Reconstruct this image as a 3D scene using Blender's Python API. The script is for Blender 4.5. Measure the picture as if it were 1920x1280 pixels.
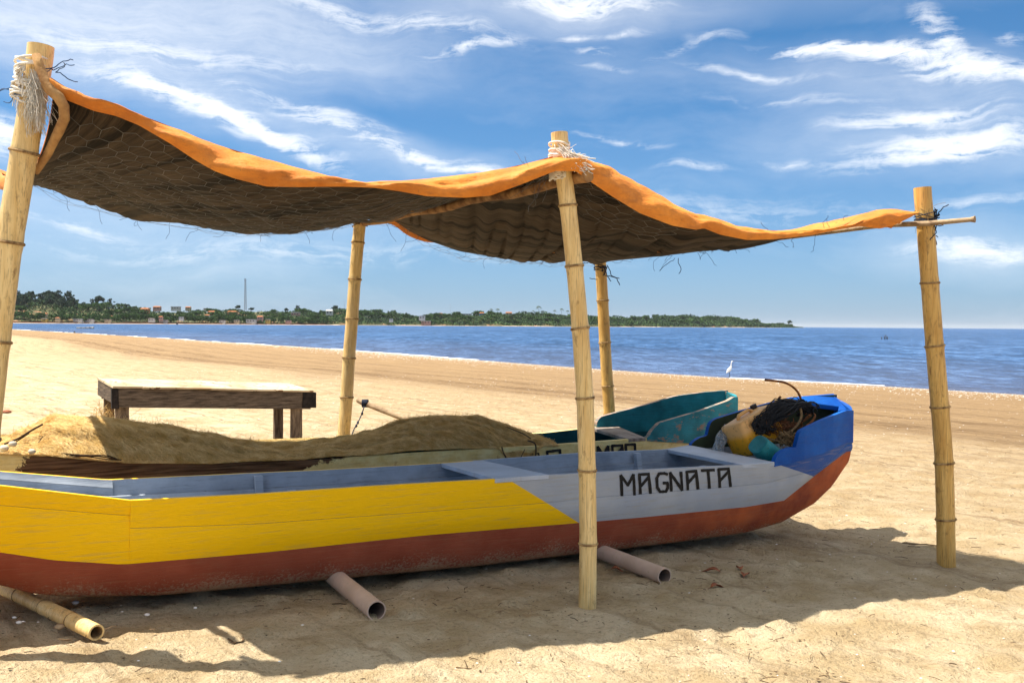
import bpy, math, random
import numpy as np
from mathutils import Vector, Matrix
random.seed(7); np.random.seed(7)
PI = math.pi; R = math.radians
for o in list(bpy.data.objects): bpy.data.objects.remove(o)
C = bpy.context.scene.collection
S = bpy.context.scene

# ------------------------------------------------------------------ camera
FPX, HC = 1700.0, 1.6
pitch = math.atan(30.8/FPX); roll = 0.0073
Fw = Vector((0, math.cos(pitch), -math.sin(pitch)))
R0 = Vector((1, 0, 0)); U0 = Vector((0, math.sin(pitch), math.cos(pitch)))
Rt = math.cos(roll)*R0 + math.sin(roll)*U0
Up = -math.sin(roll)*R0 + math.cos(roll)*U0
CAM = Vector((0, 0, HC))
cd = bpy.data.cameras.new('camera'); cam = bpy.data.objects.new('camera', cd); C.objects.link(cam)
cd.sensor_width = 36.0; cd.lens = 36.0*FPX/1920; cd.clip_start = 0.05; cd.clip_end = 120000
m = Matrix((Rt, Up, -Fw)).transposed().to_4x4(); m.translation = CAM
cam.matrix_world = m; S.camera = cam

def ray(px, py): return Fw + Rt*((px-960)/FPX) + Up*((640-py)/FPX)
def at(px, py, Y):
    d = ray(px, py); return CAM + d*(Y/d.y)
def raypl(px, py, A, B):            # where the ray meets the upright plane through plan points A, B
    d = ray(px, py); nx, ny = -(B[1]-A[1]), (B[0]-A[0])
    k = (nx*A[0]+ny*A[1])/(nx*d.x+ny*d.y)
    return CAM + d*k
def proj(p):
    v = Vector(p)-CAM; w = v.dot(Fw)
    return 960+FPX*v.dot(Rt)/w, 640-FPX*v.dot(Up)/w

# ------------------------------------------------------------------ light
SUNV = Vector((-0.445, 0.045, 1.0)).normalized()
sun_el = math.asin(SUNV.z)
sd = bpy.data.lights.new('sun', 'SUN'); sd.energy = 4.7; sd.angle = R(0.53); sd.color = (1.0, 0.94, 0.83)
sun = bpy.data.objects.new('sun', sd); C.objects.link(sun)
sun.rotation_euler = SUNV.to_track_quat('Z', 'Y').to_euler()
S.view_settings.view_transform = 'Standard'; S.view_settings.look = 'None'
S.view_settings.exposure = 1.05; S.view_settings.gamma = 1.0; S.view_settings.use_curve_mapping = False
S.cycles.max_bounces = 8; S.cycles.transparent_max_bounces = 8; S.cycles.use_denoising = True

def nn(nt, typ, **kw):
    n = nt.nodes.new(typ)
    for k, v in kw.items():
        if k[0] == '_': n.inputs[int(k[1:])].default_value = v
        else: setattr(n, k, v)
    return n
def lk(nt, a, b): nt.links.new(a, b)
def mathn(nt, op, a, b=None, clamp=False):
    n = nt.nodes.new('ShaderNodeMath'); n.operation = op; n.use_clamp = clamp
    for i, v in enumerate((a, b)):
        if v is None: continue
        if isinstance(v, (int, float)): n.inputs[i].default_value = v
        else: nt.links.new(v, n.inputs[i])
    return n.outputs[0]
def ramp(nt, fac, stops, interp='LINEAR'):
    n = nt.nodes.new('ShaderNodeValToRGB'); cr = n.color_ramp; cr.interpolation = interp
    while len(cr.elements) < len(stops): cr.elements.new(0.5)
    for e, (p, c) in zip(cr.elements, stops):
        e.position = p; e.color = (*c, 1) if len(c) == 3 else c
    nt.links.new(fac, n.inputs[0]); return n.outputs[0]
def mix(nt, fac, a, b, blend='MIX'):
    n = nt.nodes.new('ShaderNodeMix'); n.data_type = 'RGBA'; n.blend_type = blend
    for i, v in ((0, fac), (6, a), (7, b)):
        if isinstance(v, (int, float)): n.inputs[i].default_value = v
        elif isinstance(v, tuple): n.inputs[i].default_value = (*v, 1) if len(v) == 3 else v
        else: nt.links.new(v, n.inputs[i])
    return n.outputs[2]
def noise(nt, vec, scale, detail=4, rough=0.55, dist=0.0):
    n = nt.nodes.new('ShaderNodeTexNoise'); n.inputs['Scale'].default_value = scale
    n.inputs['Detail'].default_value = detail; n.inputs['Roughness'].default_value = rough
    n.inputs['Distortion'].default_value = dist
    if vec is not None: nt.links.new(vec, n.inputs['Vector'])
    return n.outputs[0]
def mapping(nt, vec, loc=(0,0,0), rot=(0,0,0), sc=(1,1,1), typ='POINT'):
    n = nt.nodes.new('ShaderNodeMapping'); n.vector_type = typ
    n.inputs[1].default_value = loc; n.inputs[2].default_value = rot; n.inputs[3].default_value = sc
    nt.links.new(vec, n.inputs[0]); return n.outputs[0]

# ------------------------------------------------------------------ sky with cirrus
W = bpy.data.worlds.new('World'); S.world = W; W.use_nodes = True
nt = W.node_tree; nt.nodes.clear()
sky = nn(nt, 'ShaderNodeTexSky'); sky.sky_type = 'NISHITA'; sky.sun_disc = False
sky.sun_elevation = sun_el; sky.sun_rotation = math.atan2(SUNV.x, SUNV.y)
sky.altitude = 0; sky.air_density = 0.6; sky.dust_density = 0.5; sky.ozone_density = 5.0
geo = nn(nt, 'ShaderNodeTexCoord')
sep = nn(nt, 'ShaderNodeSeparateXYZ'); lk(nt, geo.outputs['Generated'], sep.inputs[0])
az = mathn(nt, 'ARCTAN2', sep.outputs[0], sep.outputs[1]); el = mathn(nt, 'ARCSINE', sep.outputs[2])
cmb = nn(nt, 'ShaderNodeCombineXYZ'); lk(nt, az, cmb.inputs[0]); lk(nt, el, cmb.inputs[1])
P0 = cmb.outputs[0]
wn = nn(nt, 'ShaderNodeTexNoise'); wn.inputs['Scale'].default_value = 7; wn.inputs['Detail'].default_value = 4
lk(nt, P0, wn.inputs['Vector'])
v1 = nn(nt, 'ShaderNodeVectorMath', operation='SUBTRACT'); lk(nt, wn.outputs['Color'], v1.inputs[0]); v1.inputs[1].default_value = (.5, .5, .5)
v2 = nn(nt, 'ShaderNodeVectorMath', operation='SCALE'); lk(nt, v1.outputs[0], v2.inputs[0]); v2.inputs['Scale'].default_value = .06
v3 = nn(nt, 'ShaderNodeVectorMath', operation='ADD'); lk(nt, P0, v3.inputs[0]); lk(nt, v2.outputs[0], v3.inputs[1])
PW = v3.outputs[0]
STROKES = [(400,215,240,32,19,.95),(280,170,130,16,10,.5),(510,262,150,18,24,.75),(640,250,220,22,17,.62),(600,215,180,12,14,.4),(830,312,190,20,10,.55),(880,330,110,9,8,.4),(-10,240,90,50,0,1.0),
 (130,412,110,16,10,.42),(1070,2,190,30,0,1.1),(1170,62,60,9,-8,.4),(1080,68,45,9,-5,.5),(1110,95,45,12,5,.5),(1125,124,70,8,8,.35),
 (1700,112,250,20,11,1.0),(1560,90,130,14,6,.8),(1850,148,170,18,9,1.0),(1755,66,60,34,40,.55),(1775,94,38,12,10,.5),(1720,228,150,24,0,.85),(1800,265,190,20,-2,.6),(1770,295,200,26,-4,.9),
 (1850,465,150,24,5,.75),(878,97,100,13,-10,.7),(1420,130,150,10,10,.45),(1150,262,110,10,12,.42),(1290,318,90,11,0,.42),(1490,306,70,12,5,.4),(1270,85,80,10,-20,.3),(1345,58,60,14,0,.3),
 (1860,385,170,14,-3,.3),(300,95,300,30,3,.5),(700,30,330,22,8,.5),(560,470,700,30,0,.3),(1330,400,500,40,2,.25),(1500,190,200,14,8,.28),(1900,80,30,14,0,.5)]
tot = None
for (cx, cy, L, Wd, ang, st) in STROKES:
    d = ray(cx, cy).normalized(); a0 = math.atan2(d.x, d.y); e0 = math.asin(d.z)
    mp = mapping(nt, PW, (a0, e0, 0), (0, 0, -R(ang)), (L*1.15/FPX, Wd*1.0/FPX, 1), 'TEXTURE')
    g = nn(nt, 'ShaderNodeTexGradient', gradient_type='SPHERICAL'); lk(nt, mp, g.inputs[0])
    t_ = mathn(nt, 'MULTIPLY', g.outputs['Fac'], st)
    tot = t_ if tot is None else mathn(nt, 'ADD', tot, t_)
VEIL = [(150,20,560,120,2,.9),(620,70,360,90,10,.25),(420,205,420,60,14,.4),(780,300,260,40,10,.3),(400,400,700,70,0,.25),(1700,150,420,60,8,.35),(1760,260,300,70,0,.4),(1080,20,300,50,0,.5),(1850,470,220,50,4,.4),(430,505,260,30,-5,.18)]
veil = None
for (cx, cy, L, Wd, ang, st) in VEIL:
    d = ray(cx, cy).normalized(); a0 = math.atan2(d.x, d.y); e0 = math.asin(d.z)
    mp = mapping(nt, PW, (a0, e0, 0), (0, 0, -R(ang)), (L*1.3/FPX, Wd*1.3/FPX, 1), 'TEXTURE')
    g = nn(nt, 'ShaderNodeTexGradient', gradient_type='SPHERICAL'); lk(nt, mp, g.inputs[0])
    t_ = mathn(nt, 'MULTIPLY', mathn(nt, 'POWER', g.outputs['Fac'], 1.3), st); veil = t_ if veil is None else mathn(nt, 'ADD', veil, t_)
stv = mapping(nt, PW, (0,0,0), (0,0,R(14)), (5, 75, 1))
sn1 = noise(nt, stv, 1.0, 8, .68, .6)
stv2 = mapping(nt, PW, (3,2,0), (0,0,R(5)), (22, 50, 1))
sn2 = noise(nt, stv2, 1.6, 8, .72, .3)
sn = mathn(nt, 'ADD', mathn(nt, 'MULTIPLY', sn1, .55), mathn(nt, 'MULTIPLY', sn2, .45))
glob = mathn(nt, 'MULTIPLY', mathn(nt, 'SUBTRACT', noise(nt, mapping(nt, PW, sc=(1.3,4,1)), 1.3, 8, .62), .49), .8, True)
high = mathn(nt, 'MULTIPLY', mathn(nt, 'SUBTRACT', el, .30, True), mathn(nt, 'MULTIPLY', noise(nt, mapping(nt, PW, sc=(1.2,3,1)), 1.1, 7, .6), 5.5))   # cloud veil added overhead, mostly out of view, as fill light for the shade
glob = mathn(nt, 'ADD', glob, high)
core = mathn(nt, 'MULTIPLY', mathn(nt, 'POWER', tot, 1.2), 2.0)
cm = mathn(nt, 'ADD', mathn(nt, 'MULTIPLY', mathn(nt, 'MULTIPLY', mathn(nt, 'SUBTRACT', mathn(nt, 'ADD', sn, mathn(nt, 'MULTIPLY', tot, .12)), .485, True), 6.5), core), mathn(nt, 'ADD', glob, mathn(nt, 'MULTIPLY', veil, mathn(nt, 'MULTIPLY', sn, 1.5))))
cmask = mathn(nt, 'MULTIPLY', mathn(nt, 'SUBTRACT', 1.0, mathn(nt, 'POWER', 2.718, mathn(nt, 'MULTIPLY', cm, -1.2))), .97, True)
tint = mix(nt, 1.0, sky.outputs[0], (.07, .41, .54), 'MULTIPLY')
hz_f = mathn(nt, 'MULTIPLY', mathn(nt, 'POWER', 2.718, mathn(nt, 'MULTIPLY', mathn(nt, 'MAXIMUM', el, 0.0), -1/.17)), .96, True)   # pale sea air low over the horizon
tint = mix(nt, hz_f, tint, (1.36, 1.70, 2.14))
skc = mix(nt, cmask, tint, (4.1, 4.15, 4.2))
bg = nn(nt, 'ShaderNodeBackground'); bg.inputs[1].default_value = 0.15
lk(nt, skc, bg.inputs[0]); wo = nn(nt, 'ShaderNodeOutputWorld'); lk(nt, bg.outputs[0], wo.inputs[0])

# ------------------------------------------------------------------ numpy noise
def vn(x, y, seed=0):
    xi = np.floor(x).astype(np.int64); yi = np.floor(y).astype(np.int64)
    fx = x-xi; fy = y-yi; fx = fx*fx*(3-2*fx); fy = fy*fy*(3-2*fy)
    def h(a, b):
        n = (a*374761393 + b*668265263 + seed*144269) & 0xFFFFFFFF
        n = ((n ^ (n >> 13))*1274126177) & 0xFFFFFFFF
        return ((n ^ (n >> 16)) & 0xFFFF)/65535.0*2-1
    return (h(xi,yi)*(1-fx)+h(xi+1,yi)*fx)*(1-fy)+(h(xi,yi+1)*(1-fx)+h(xi+1,yi+1)*fx)*fy
def fbm(x, y, o=4, seed=0, g=.5):
    s = 0; a = 1.0
    for i in range(o):
        s = s + a*vn(x*2**i+i*17.3, y*2**i-i*9.1, seed+i); a *= g
    return s
def sstep(e0, e1, x):
    t = np.clip((x-e0)/(e1-e0), 0, 1); return t*t*(3-2*t)

# ------------------------------------------------------------------ mesh building
def link(name, me, parent=None):
    o = bpy.data.objects.new(name, me); C.objects.link(o)
    if parent is not None: o.parent = parent
    return o
def tag(o, label=None, cat=None, group=None, kind=None):
    if label: o['label'] = label
    if cat: o['category'] = cat
    if group: o['group'] = group
    if kind: o['kind'] = kind
    return o
def empty(name, loc=(0,0,0), label=None, cat=None, group=None):
    o = bpy.data.objects.new(name, None); C.objects.link(o); o.location = loc; o.empty_display_size = .2
    return tag(o, label, cat, group)
class MB:
    def __init__(s): s.v = []; s.f = []; s.mi = []; s.uv = None
    def add(s, vs, fs, mi=0):
        b = len(s.v); s.v += [tuple(p) for p in vs]; s.f += [tuple(i+b for i in f) for f in fs]; s.mi += [mi]*len(fs); return b
    def box(s, c, sz, rot=None, mi=0, jit=0):
        vs = []
        for x in (-.5, .5):
            for y in (-.5, .5):
                for z in (-.5, .5):
                    p = Vector((x*sz[0], y*sz[1], z*sz[2]))
                    if jit: p += Vector([random.uniform(-jit, jit) for _ in range(3)])
                    if rot is not None: p = rot @ p
                    vs.append(Vector(c)+p)
        s.add(vs, [(0,1,3,2),(4,6,7,5),(0,4,5,1),(2,3,7,6),(0,2,6,4),(1,5,7,3)], mi)
    def hexa(s, p8, mi=0):          # bottom 4 ccw, top 4 ccw
        s.add(p8, [(3,2,1,0),(4,5,6,7),(0,1,5,4),(1,2,6,5),(2,3,7,6),(3,0,4,7)], mi)
    def tube(s, pts, r, n=6, caps=True, mi=0):
        pts = [Vector(p) for p in pts]; N = len(pts)
        if not callable(r):
            rr = r; r = (lambda i: rr) if not isinstance(rr, (list, tuple)) else (lambda i: rr[i])
        T = [(pts[min(i+1,N-1)]-pts[max(i-1,0)]).normalized() for i in range(N)]
        a = Vector((0,0,1)) if abs(T[0].z) < .9 else Vector((1,0,0))
        u = T[0].cross(a).normalized(); vs = []
        for i in range(N):
            u = (u - T[i]*u.dot(T[i]));
            if u.length < 1e-6: u = T[i].orthogonal()
            u.normalize(); w = T[i].cross(u)
            for k in range(n):
                an = 2*PI*k/n; vs.append(pts[i]+(u*math.cos(an)+w*math.sin(an))*r(i))
        fs = []
        for i in range(N-1):
            for k in range(n):
                k2 = (k+1) % n; fs.append((i*n+k, i*n+k2, (i+1)*n+k2, (i+1)*n+k))
        if caps and n > 2:
            fs.append(tuple(range(n-1, -1, -1))); fs.append(tuple((N-1)*n+k for k in range(n)))
        s.add(vs, fs, mi)
    def build(s, name, mats, parent=None, smooth=True, origin=None, auto=None):
        me = bpy.data.meshes.new(name)
        vs = s.v
        if origin is not None: vs = [(a-origin[0], b-origin[1], c-origin[2]) for a, b, c in vs]
        me.from_pydata(vs, [], s.f)
        if not isinstance(mats, (list, tuple)): mats = [mats]
        for m_ in mats: me.materials.append(m_)
        if len(mats) > 1: me.polygons.foreach_set('material_index', s.mi)
        if s.uv is not None:
            l = me.uv_layers.new(name='UVMap'); idx = np.empty(len(me.loops), dtype=np.int32); me.loops.foreach_get('vertex_index', idx)
            l.data.foreach_set('uv', np.array(s.uv, dtype=np.float32)[idx].ravel())
        me.polygons.foreach_set('use_smooth', [smooth]*len(me.polygons)); me.update()
        if auto: me.set_sharp_from_angle(angle=R(auto))
        o = link(name, me, parent)
        if origin is not None and parent is None: o.location = origin
        return o
def rel(parent, o):                 # keep world geometry while parented to a moved empty
    o.matrix_parent_inverse = parent.matrix_basis.inverted(); return o
def gridmesh(P, closed=False):      # P: (n,m,3) -> verts, faces
    n, m_ = P.shape[:2]; v = P.reshape(-1, 3); f = []
    for i in range(n-1):
        for j in range(m_-1):
            a = i*m_+j; f.append((a, a+1, a+m_+1, a+m_))
    return v.tolist(), f

# ------------------------------------------------------------------ materials
def newmat(name, rough=.7, spec=.3):
    mt = bpy.data.materials.new(name); mt.use_nodes = True
    b = mt.node_tree.nodes['Principled BSDF']; b.inputs['Roughness'].default_value = rough
    b.inputs['Specular IOR Level'].default_value = spec
    return mt, mt.node_tree, b
def simple(name, c1, c2, scale=8, sc=(1,1,1), rough=.75, spec=.25, bump=.2, bscale=30, bd=.01, detail=5, coord='Object', lo=.35, hi=.65, specks=None, metallic=0):
    mt, nt, b = newmat(name, rough, spec)
    tc = nn(nt, 'ShaderNodeTexCoord'); v = mapping(nt, tc.outputs[coord], sc=sc)
    n1 = noise(nt, v, scale, detail, .6)
    col = ramp(nt, n1, [(lo, c1), (hi, c2)])
    if specks:
        n3 = noise(nt, v, specks[0], 3, .6); col = mix(nt, ramp(nt, n3, [(specks[1], (0,0,0)), (specks[1]+.05, (1,1,1))]), col, specks[2])
    lk(nt, col, b.inputs['Base Color']); b.inputs['Metallic'].default_value = metallic
    if bump:
        n2 = noise(nt, v, bscale, 4, .6); bp = nn(nt, 'ShaderNodeBump'); bp.inputs['Strength'].default_value = bump; bp.inputs['Distance'].default_value = bd
        lk(nt, n2, bp.inputs['Height']); lk(nt, bp.outputs[0], b.inputs['Normal'])
    return mt

# sand ------------------------------------------------------------
M_sand, nt, b = newmat('sand', .92, .15)
at_ = nn(nt, 'ShaderNodeAttribute'); at_.attribute_name = 'shore'
sp = nn(nt, 'ShaderNodeSeparateXYZ'); lk(nt, at_.outputs['Vector'], sp.inputs[0])   # x = metres to waterline, y = metres along
tc = nn(nt, 'ShaderNodeTexCoord'); oc = tc.outputs['Object']
n_big = noise(nt, mapping(nt, at_.outputs['Vector'], sc=(.5,.06,1)), 1.2, 6, .6)
n_str = noise(nt, mapping(nt, at_.outputs['Vector'], sc=(2.6,.14,1)), 1.3, 7, .65, .3)
n_mid = noise(nt, oc, 2.2, 6, .62); n_f = noise(nt, oc, 45, 4, .7); n_g = noise(nt, oc, 260, 2, .7)
wet = ramp(nt, mathn(nt, 'DIVIDE', mathn(nt, 'ADD', sp.outputs[0], mathn(nt, 'MULTIPLY', n_big, 7)), 60), [(0, (1,1,1)), (.56, (.95,.95,.95)), (.64, (.58,.58,.58)), (.77, (.38,.38,.38)), (.88, (0,0,0))])
dry = mix(nt, ramp(nt, n_mid, [(.36, (0,0,0)), (.62, (1,1,1))]), (.53, .385, .205), (.74, .595, .385))
gold = mix(nt, ramp(nt, n_str, [(.3, (0,0,0)), (.66, (1,1,1))]), (.155, .083, .032), (.33, .205, .09))
col = mix(nt, wet, dry, gold)
col = mix(nt, mathn(nt, 'MULTIPLY', ramp(nt, n_str, [(.34, (1,1,1)), (.45, (0,0,0))]), .6), col, (.19, .105, .045))
col = mix(nt, mathn(nt, 'MULTIPLY', ramp(nt, n_f, [(.34, (1,1,1)), (.45, (0,0,0))]), .55), col, (.20, .12, .055))
n_s2 = noise(nt, mapping(nt, oc, sc=(.6,1.6,1)), 9, 5, .8); col = mix(nt, mathn(nt, 'MULTIPLY', ramp(nt, n_s2, [(.33, (1,1,1)), (.40, (0,0,0))]), .6), col, (.22, .13, .06))
col = mix(nt, ramp(nt, n_g, [(.35, (.0,.0,.0)), (.9, (.25,.25,.25))]), col, (.78, .66, .48))
shr = ramp(nt, mathn(nt, 'DIVIDE', sp.outputs[0], 10), [(0, (1,1,1)), (.05, (.8,.8,.8)), (.35, (0,0,0))])
shl = mathn(nt, 'MULTIPLY', shr, ramp(nt, noise(nt, oc, 5, 5, .8), [(.35, (.2,.2,.2)), (.7, (.9,.9,.9))]))
col = mix(nt, shl, col, (.40, .34, .29))
def wline(c0, w, amt, seed):
    dd = mathn(nt, 'ABSOLUTE', mathn(nt, 'SUBTRACT', mathn(nt, 'ADD', sp.outputs[0], mathn(nt, 'MULTIPLY', noise(nt, mapping(nt, at_.outputs['Vector'], loc=(0,seed,0), sc=(.0,.11,1)), 1.0, 4, .6), 4.0)), c0+2.0))
    k = mathn(nt, 'SUBTRACT', 1.0, mathn(nt, 'DIVIDE', dd, w), True)
    return mathn(nt, 'MULTIPLY', mathn(nt, 'MULTIPLY', k, ramp(nt, noise(nt, mapping(nt, at_.outputs['Vector'], loc=(seed,0,0), sc=(3,.5,1)), 1.4, 5, .8), [(.42, (0,0,0)), (.56, (1,1,1))])), amt)
for c0, w, amt, sd_ in ((29.6, 1.3, .85, 3), (26.0, .9, .8, 17), (31.5, .8, .6, 31), (18.0, .8, .5, 47), (22.0, .6, .6, 60)):
    col = mix(nt, wline(c0, w, amt, sd_), col, (.12, .065, .028))
n_tr = noise(nt, mapping(nt, oc, sc=(1,1.8,1)), 1.7, 8, .78); col = mix(nt, mathn(nt, 'MULTIPLY', ramp(nt, n_tr, [(.38, (1,1,1)), (.47, (0,0,0))]), .35), col, (.30, .19, .09))
lk(nt, col, b.inputs['Base Color'])
bh = mathn(nt, 'ADD', mathn(nt, 'MULTIPLY', noise(nt, oc, 14, 6, .7), .05), mathn(nt, 'ADD', mathn(nt, 'MULTIPLY', n_f, .028), mathn(nt, 'MULTIPLY', n_str, .05)))
bp = nn(nt, 'ShaderNodeBump'); bp.inputs['Strength'].default_value = 1.0; bp.inputs['Distance'].default_value = 1.4
lk(nt, mathn(nt, 'ADD', bh, mathn(nt, 'MULTIPLY', n_g, .004)), bp.inputs['Height']); lk(nt, bp.outputs[0], b.inputs['Normal'])

# water ------------------------------------------------------------
M_water, nt, b = newmat('water', .25, .12)
tc = nn(nt, 'ShaderNodeTexCoord'); oc = tc.outputs['Object']; b.inputs['IOR'].default_value = 1.33
w0 = noise(nt, mapping(nt, oc, rot=(0,0,R(-12)), sc=(1.0,.55,1)), 1.3, 4, .7)
w1 = noise(nt, mapping(nt, oc, rot=(0,0,R(8)), sc=(.30,.10,1)), 1.2, 5, .75)
w2 = noise(nt, mapping(nt, oc, rot=(0,0,R(3)), sc=(.05,.012,1)), 1.2, 5, .75)
w3 = noise(nt, mapping(nt, oc, sc=(.003,.0016,1)), 1.0, 4, .6)
wv = mathn(nt, 'ADD', mathn(nt, 'ADD', mathn(nt, 'MULTIPLY', w0, .42), mathn(nt, 'MULTIPLY', w1, .40)), mathn(nt, 'MULTIPLY', w2, .18))
wc = ramp(nt, wv, [(.42, (.002, .012, .045)), (.495, (.016, .060, .17)), (.57, (.10, .20, .40))])
wc = mix(nt, mathn(nt, 'MULTIPLY', w3, .25), wc, (.015, .06, .16))
ats = nn(nt, 'ShaderNodeAttribute'); ats.attribute_name = 'shore'
sps = nn(nt, 'ShaderNodeSeparateXYZ'); lk(nt, ats.outputs['Vector'], sps.inputs[0])
wc = mix(nt, ramp(nt, mathn(nt, 'DIVIDE', mathn(nt, 'MULTIPLY', sps.outputs[0], -1), 60), [(0, (.6,.6,.6)), (.05, (.35,.35,.35)), (1, (0,0,0))]), wc, (.14, .13, .17))
lk(nt, wc, b.inputs['Base Color'])
bp = nn(nt, 'ShaderNodeBump'); bp.inputs['Strength'].default_value = 1.0; bp.inputs['Distance'].default_value = 1.0
lk(nt, mathn(nt, 'ADD', mathn(nt, 'MULTIPLY', w0, .55), mathn(nt, 'MULTIPLY', w1, 1.8)), bp.inputs['Height']); lk(nt, bp.outputs[0], b.inputs['Normal'])

M_foam = simple('foam', (.75,.74,.72), (.9,.9,.9), 3, rough=.8)
M_shell = simple('shell', (.72,.66,.58), (.92,.88,.82), 3, rough=.5, bump=0)
M_fleck = simple('dark_fleck', (.05,.03,.015), (.16,.10,.05), 20, rough=.9, bump=0)
def bamboo_mat(name, ca, cb, spot):
    mt, nt, b = newmat(name, .42, .35)
    tc = nn(nt, 'ShaderNodeTexCoord'); o_ = tc.outputs['Object']
    n1 = noise(nt, mapping(nt, o_, sc=(14,14,1.2)), 2.2, 5, .65)
    n2 = noise(nt, mapping(nt, o_, sc=(60,60,1.5)), 3, 3, .6)
    n3 = noise(nt, mapping(nt, o_, sc=(1,1,.45)), 16, 6, .72)
    n4 = noise(nt, mapping(nt, o_, sc=(1,1,.6)), 3.5, 3, .6)
    c = mix(nt, ramp(nt, n1, [(.3,(0,0,0)),(.7,(1,1,1))]), ca, cb)
    c = mix(nt, mathn(nt, 'MULTIPLY', ramp(nt, n2, [(.35,(1,1,1)),(.46,(0,0,0))]), .5), c, spot)
    c = mix(nt, mathn(nt, 'MULTIPLY', ramp(nt, n3, [(.57,(0,0,0)),(.68,(1,1,1))]), .65), c, spot)
    c = mix(nt, mathn(nt, 'MULTIPLY', ramp(nt, n4, [(.5,(0,0,0)),(.75,(1,1,1))]), .4), c, (.34,.17,.04))
    lk(nt, c, b.inputs['Base Color'])
    bp = nn(nt, 'ShaderNodeBump'); bp.inputs['Strength'].default_value = .35; bp.inputs['Distance'].default_value = .004
    lk(nt, mathn(nt, 'ADD', n1, n2), bp.inputs['Height']); lk(nt, bp.outputs[0], b.inputs['Normal'])
    return mt
M_bam = bamboo_mat('bamboo', (.66,.43,.15), (.86,.66,.32), (.18,.095,.035))
M_bam2 = bamboo_mat('bamboo_darker', (.50,.27,.06), (.72,.47,.15), (.11,.055,.02))
M_node = simple('bamboo_node', (.13,.07,.03), (.46,.30,.13), 30, rough=.8, bump=.4, bscale=60, bd=.004)
M_branch = simple('branch_bark', (.26,.13,.05), (.48,.28,.11), 12, sc=(1,1,1), rough=.85, bump=.6, bscale=45, bd=.006)
M_stick = simple('stick', (.22,.14,.08), (.45,.33,.2), 14, rough=.85, bump=.5, bscale=50, bd=.004)
M_ropew = simple('white_rope', (.62,.56,.46), (.86,.82,.74), 30, rough=.9, bump=.5, bscale=120, bd=.003)
M_ropeb = simple('dark_twine', (.008,.012,.02), (.03,.04,.07), 30, rough=.8, bump=0)
M_ropet = simple('tan_rope', (.10,.065,.035), (.30,.19,.09), 40, rough=.9, bump=.8, bscale=150, bd=.003)
M_wire = simple('wire', (.08,.085,.09), (.22,.21,.20), 8, rough=.5, bump=0)
# tarp
M_orange, nt, b = newmat('orange_tarp', .62, .3)
tc = nn(nt, 'ShaderNodeTexCoord'); o_ = tc.outputs['Object']
n1 = noise(nt, o_, 3.2, 6, .65); n2 = noise(nt, mapping(nt, o_, rot=(0,R(30),0), sc=(1,1,3)), 9, 4, .6); n3 = noise(nt, o_, 55, 3, .6)
c = mix(nt, ramp(nt, n1, [(.3,(0,0,0)),(.7,(1,1,1))]), (.46,.125,.010), (.78,.285,.038))
c = mix(nt, mathn(nt, 'MULTIPLY', ramp(nt, n2, [(.52,(0,0,0)),(.70,(1,1,1))]), .5), c, (.32,.11,.025))
c = mix(nt, mathn(nt, 'MULTIPLY', ramp(nt, n3, [(.66,(0,0,0)),(.74,(1,1,1))]), .5), c, (.22,.10,.04))
lk(nt, c, b.inputs['Base Color'])
bp = nn(nt, 'ShaderNodeBump'); bp.inputs['Strength'].default_value = .5; bp.inputs['Distance'].default_value = .02
lk(nt, mathn(nt, 'ADD', n2, mathn(nt, 'MULTIPLY', n3, .15)), bp.inputs['Height']); lk(nt, bp.outputs[0], b.inputs['Normal'])
M_lining, nt, b = newmat('dark_lining', .8, .15)
tc = nn(nt, 'ShaderNodeTexCoord'); o_ = tc.outputs['UV']
ur_ = mapping(nt, o_, rot=(0,0,R(-24)))
w1 = noise(nt, mapping(nt, ur_, sc=(4.2,.30,1)), 1.3, 6, .68, .5)
w2 = noise(nt, mapping(nt, ur_, sc=(30,1.2,1)), 1.2, 6, .75)
w3 = noise(nt, o_, 1.4, 5, .6)
c = mix(nt, ramp(nt, w2, [(.3,(0,0,0)),(.7,(1,1,1))]), (.012,.009,.007), (.12,.084,.055))
c = mix(nt, mathn(nt, 'MULTIPLY', ramp(nt, w1, [(.45,(1,1,1)),(.50,(0,0,0))]), .93), c, (.006,.005,.004))  # dark streaks put the shade of the folds into the cloth colour
c = mix(nt, mathn(nt, 'MULTIPLY', ramp(nt, w3, [(.4,(1,1,1)),(.6,(0,0,0))]), .35), c, (.03,.022,.016))
lk(nt, c, b.inputs['Base Color'])
bp = nn(nt, 'ShaderNodeBump'); bp.inputs['Strength'].default_value = .8; bp.inputs['Distance'].default_value = .03
lk(nt, mathn(nt, 'ADD', w1, mathn(nt, 'MULTIPLY', w2, .25)), bp.inputs['Height']); lk(nt, bp.outputs[0], b.inputs['Normal'])

# ------------------------------------------------------------------ ground shape
ZW = -1.35
def onwater(px, py):
    d = ray(px, py); k = (ZW-HC)/d.z; return CAM + d*k
SH = [onwater(2050,748), onwater(1920,740), onwater(1640,723), onwater(1360,708), onwater(1150,694), onwater(960,680), onwater(800,668), onwater(640,655), onwater(400,640), onwater(200,627.5), onwater(20,617.3)]
sy = [p.y for p in SH]; sx = [p.x for p in SH]
sy = [-60, sy[0]-14] + sy + [sy[-1]+150, 1500, 4000]; 
sx = [sx[0]+80, sx[0]+11] + sx + [sx[-1]-150, -1700, -4600]
def xs(y): return np.interp(y, sy, sx)
def gz(x, y):
    dx = xs(y)-x
    z = ZW + .0245*dx
    z = np.where(z > .35, .35+(1-np.exp(-(z-.35)/.8))*.8, z)
    return np.maximum(z, ZW-2.5)
def gnd(px, py):
    d = ray(px, py); k = 3.0
    for _ in range(40):
        p = CAM+d*k; k += (p.z-float(gz(p.x, p.y)))/(-d.z)*.7
    return CAM+d*k
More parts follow.
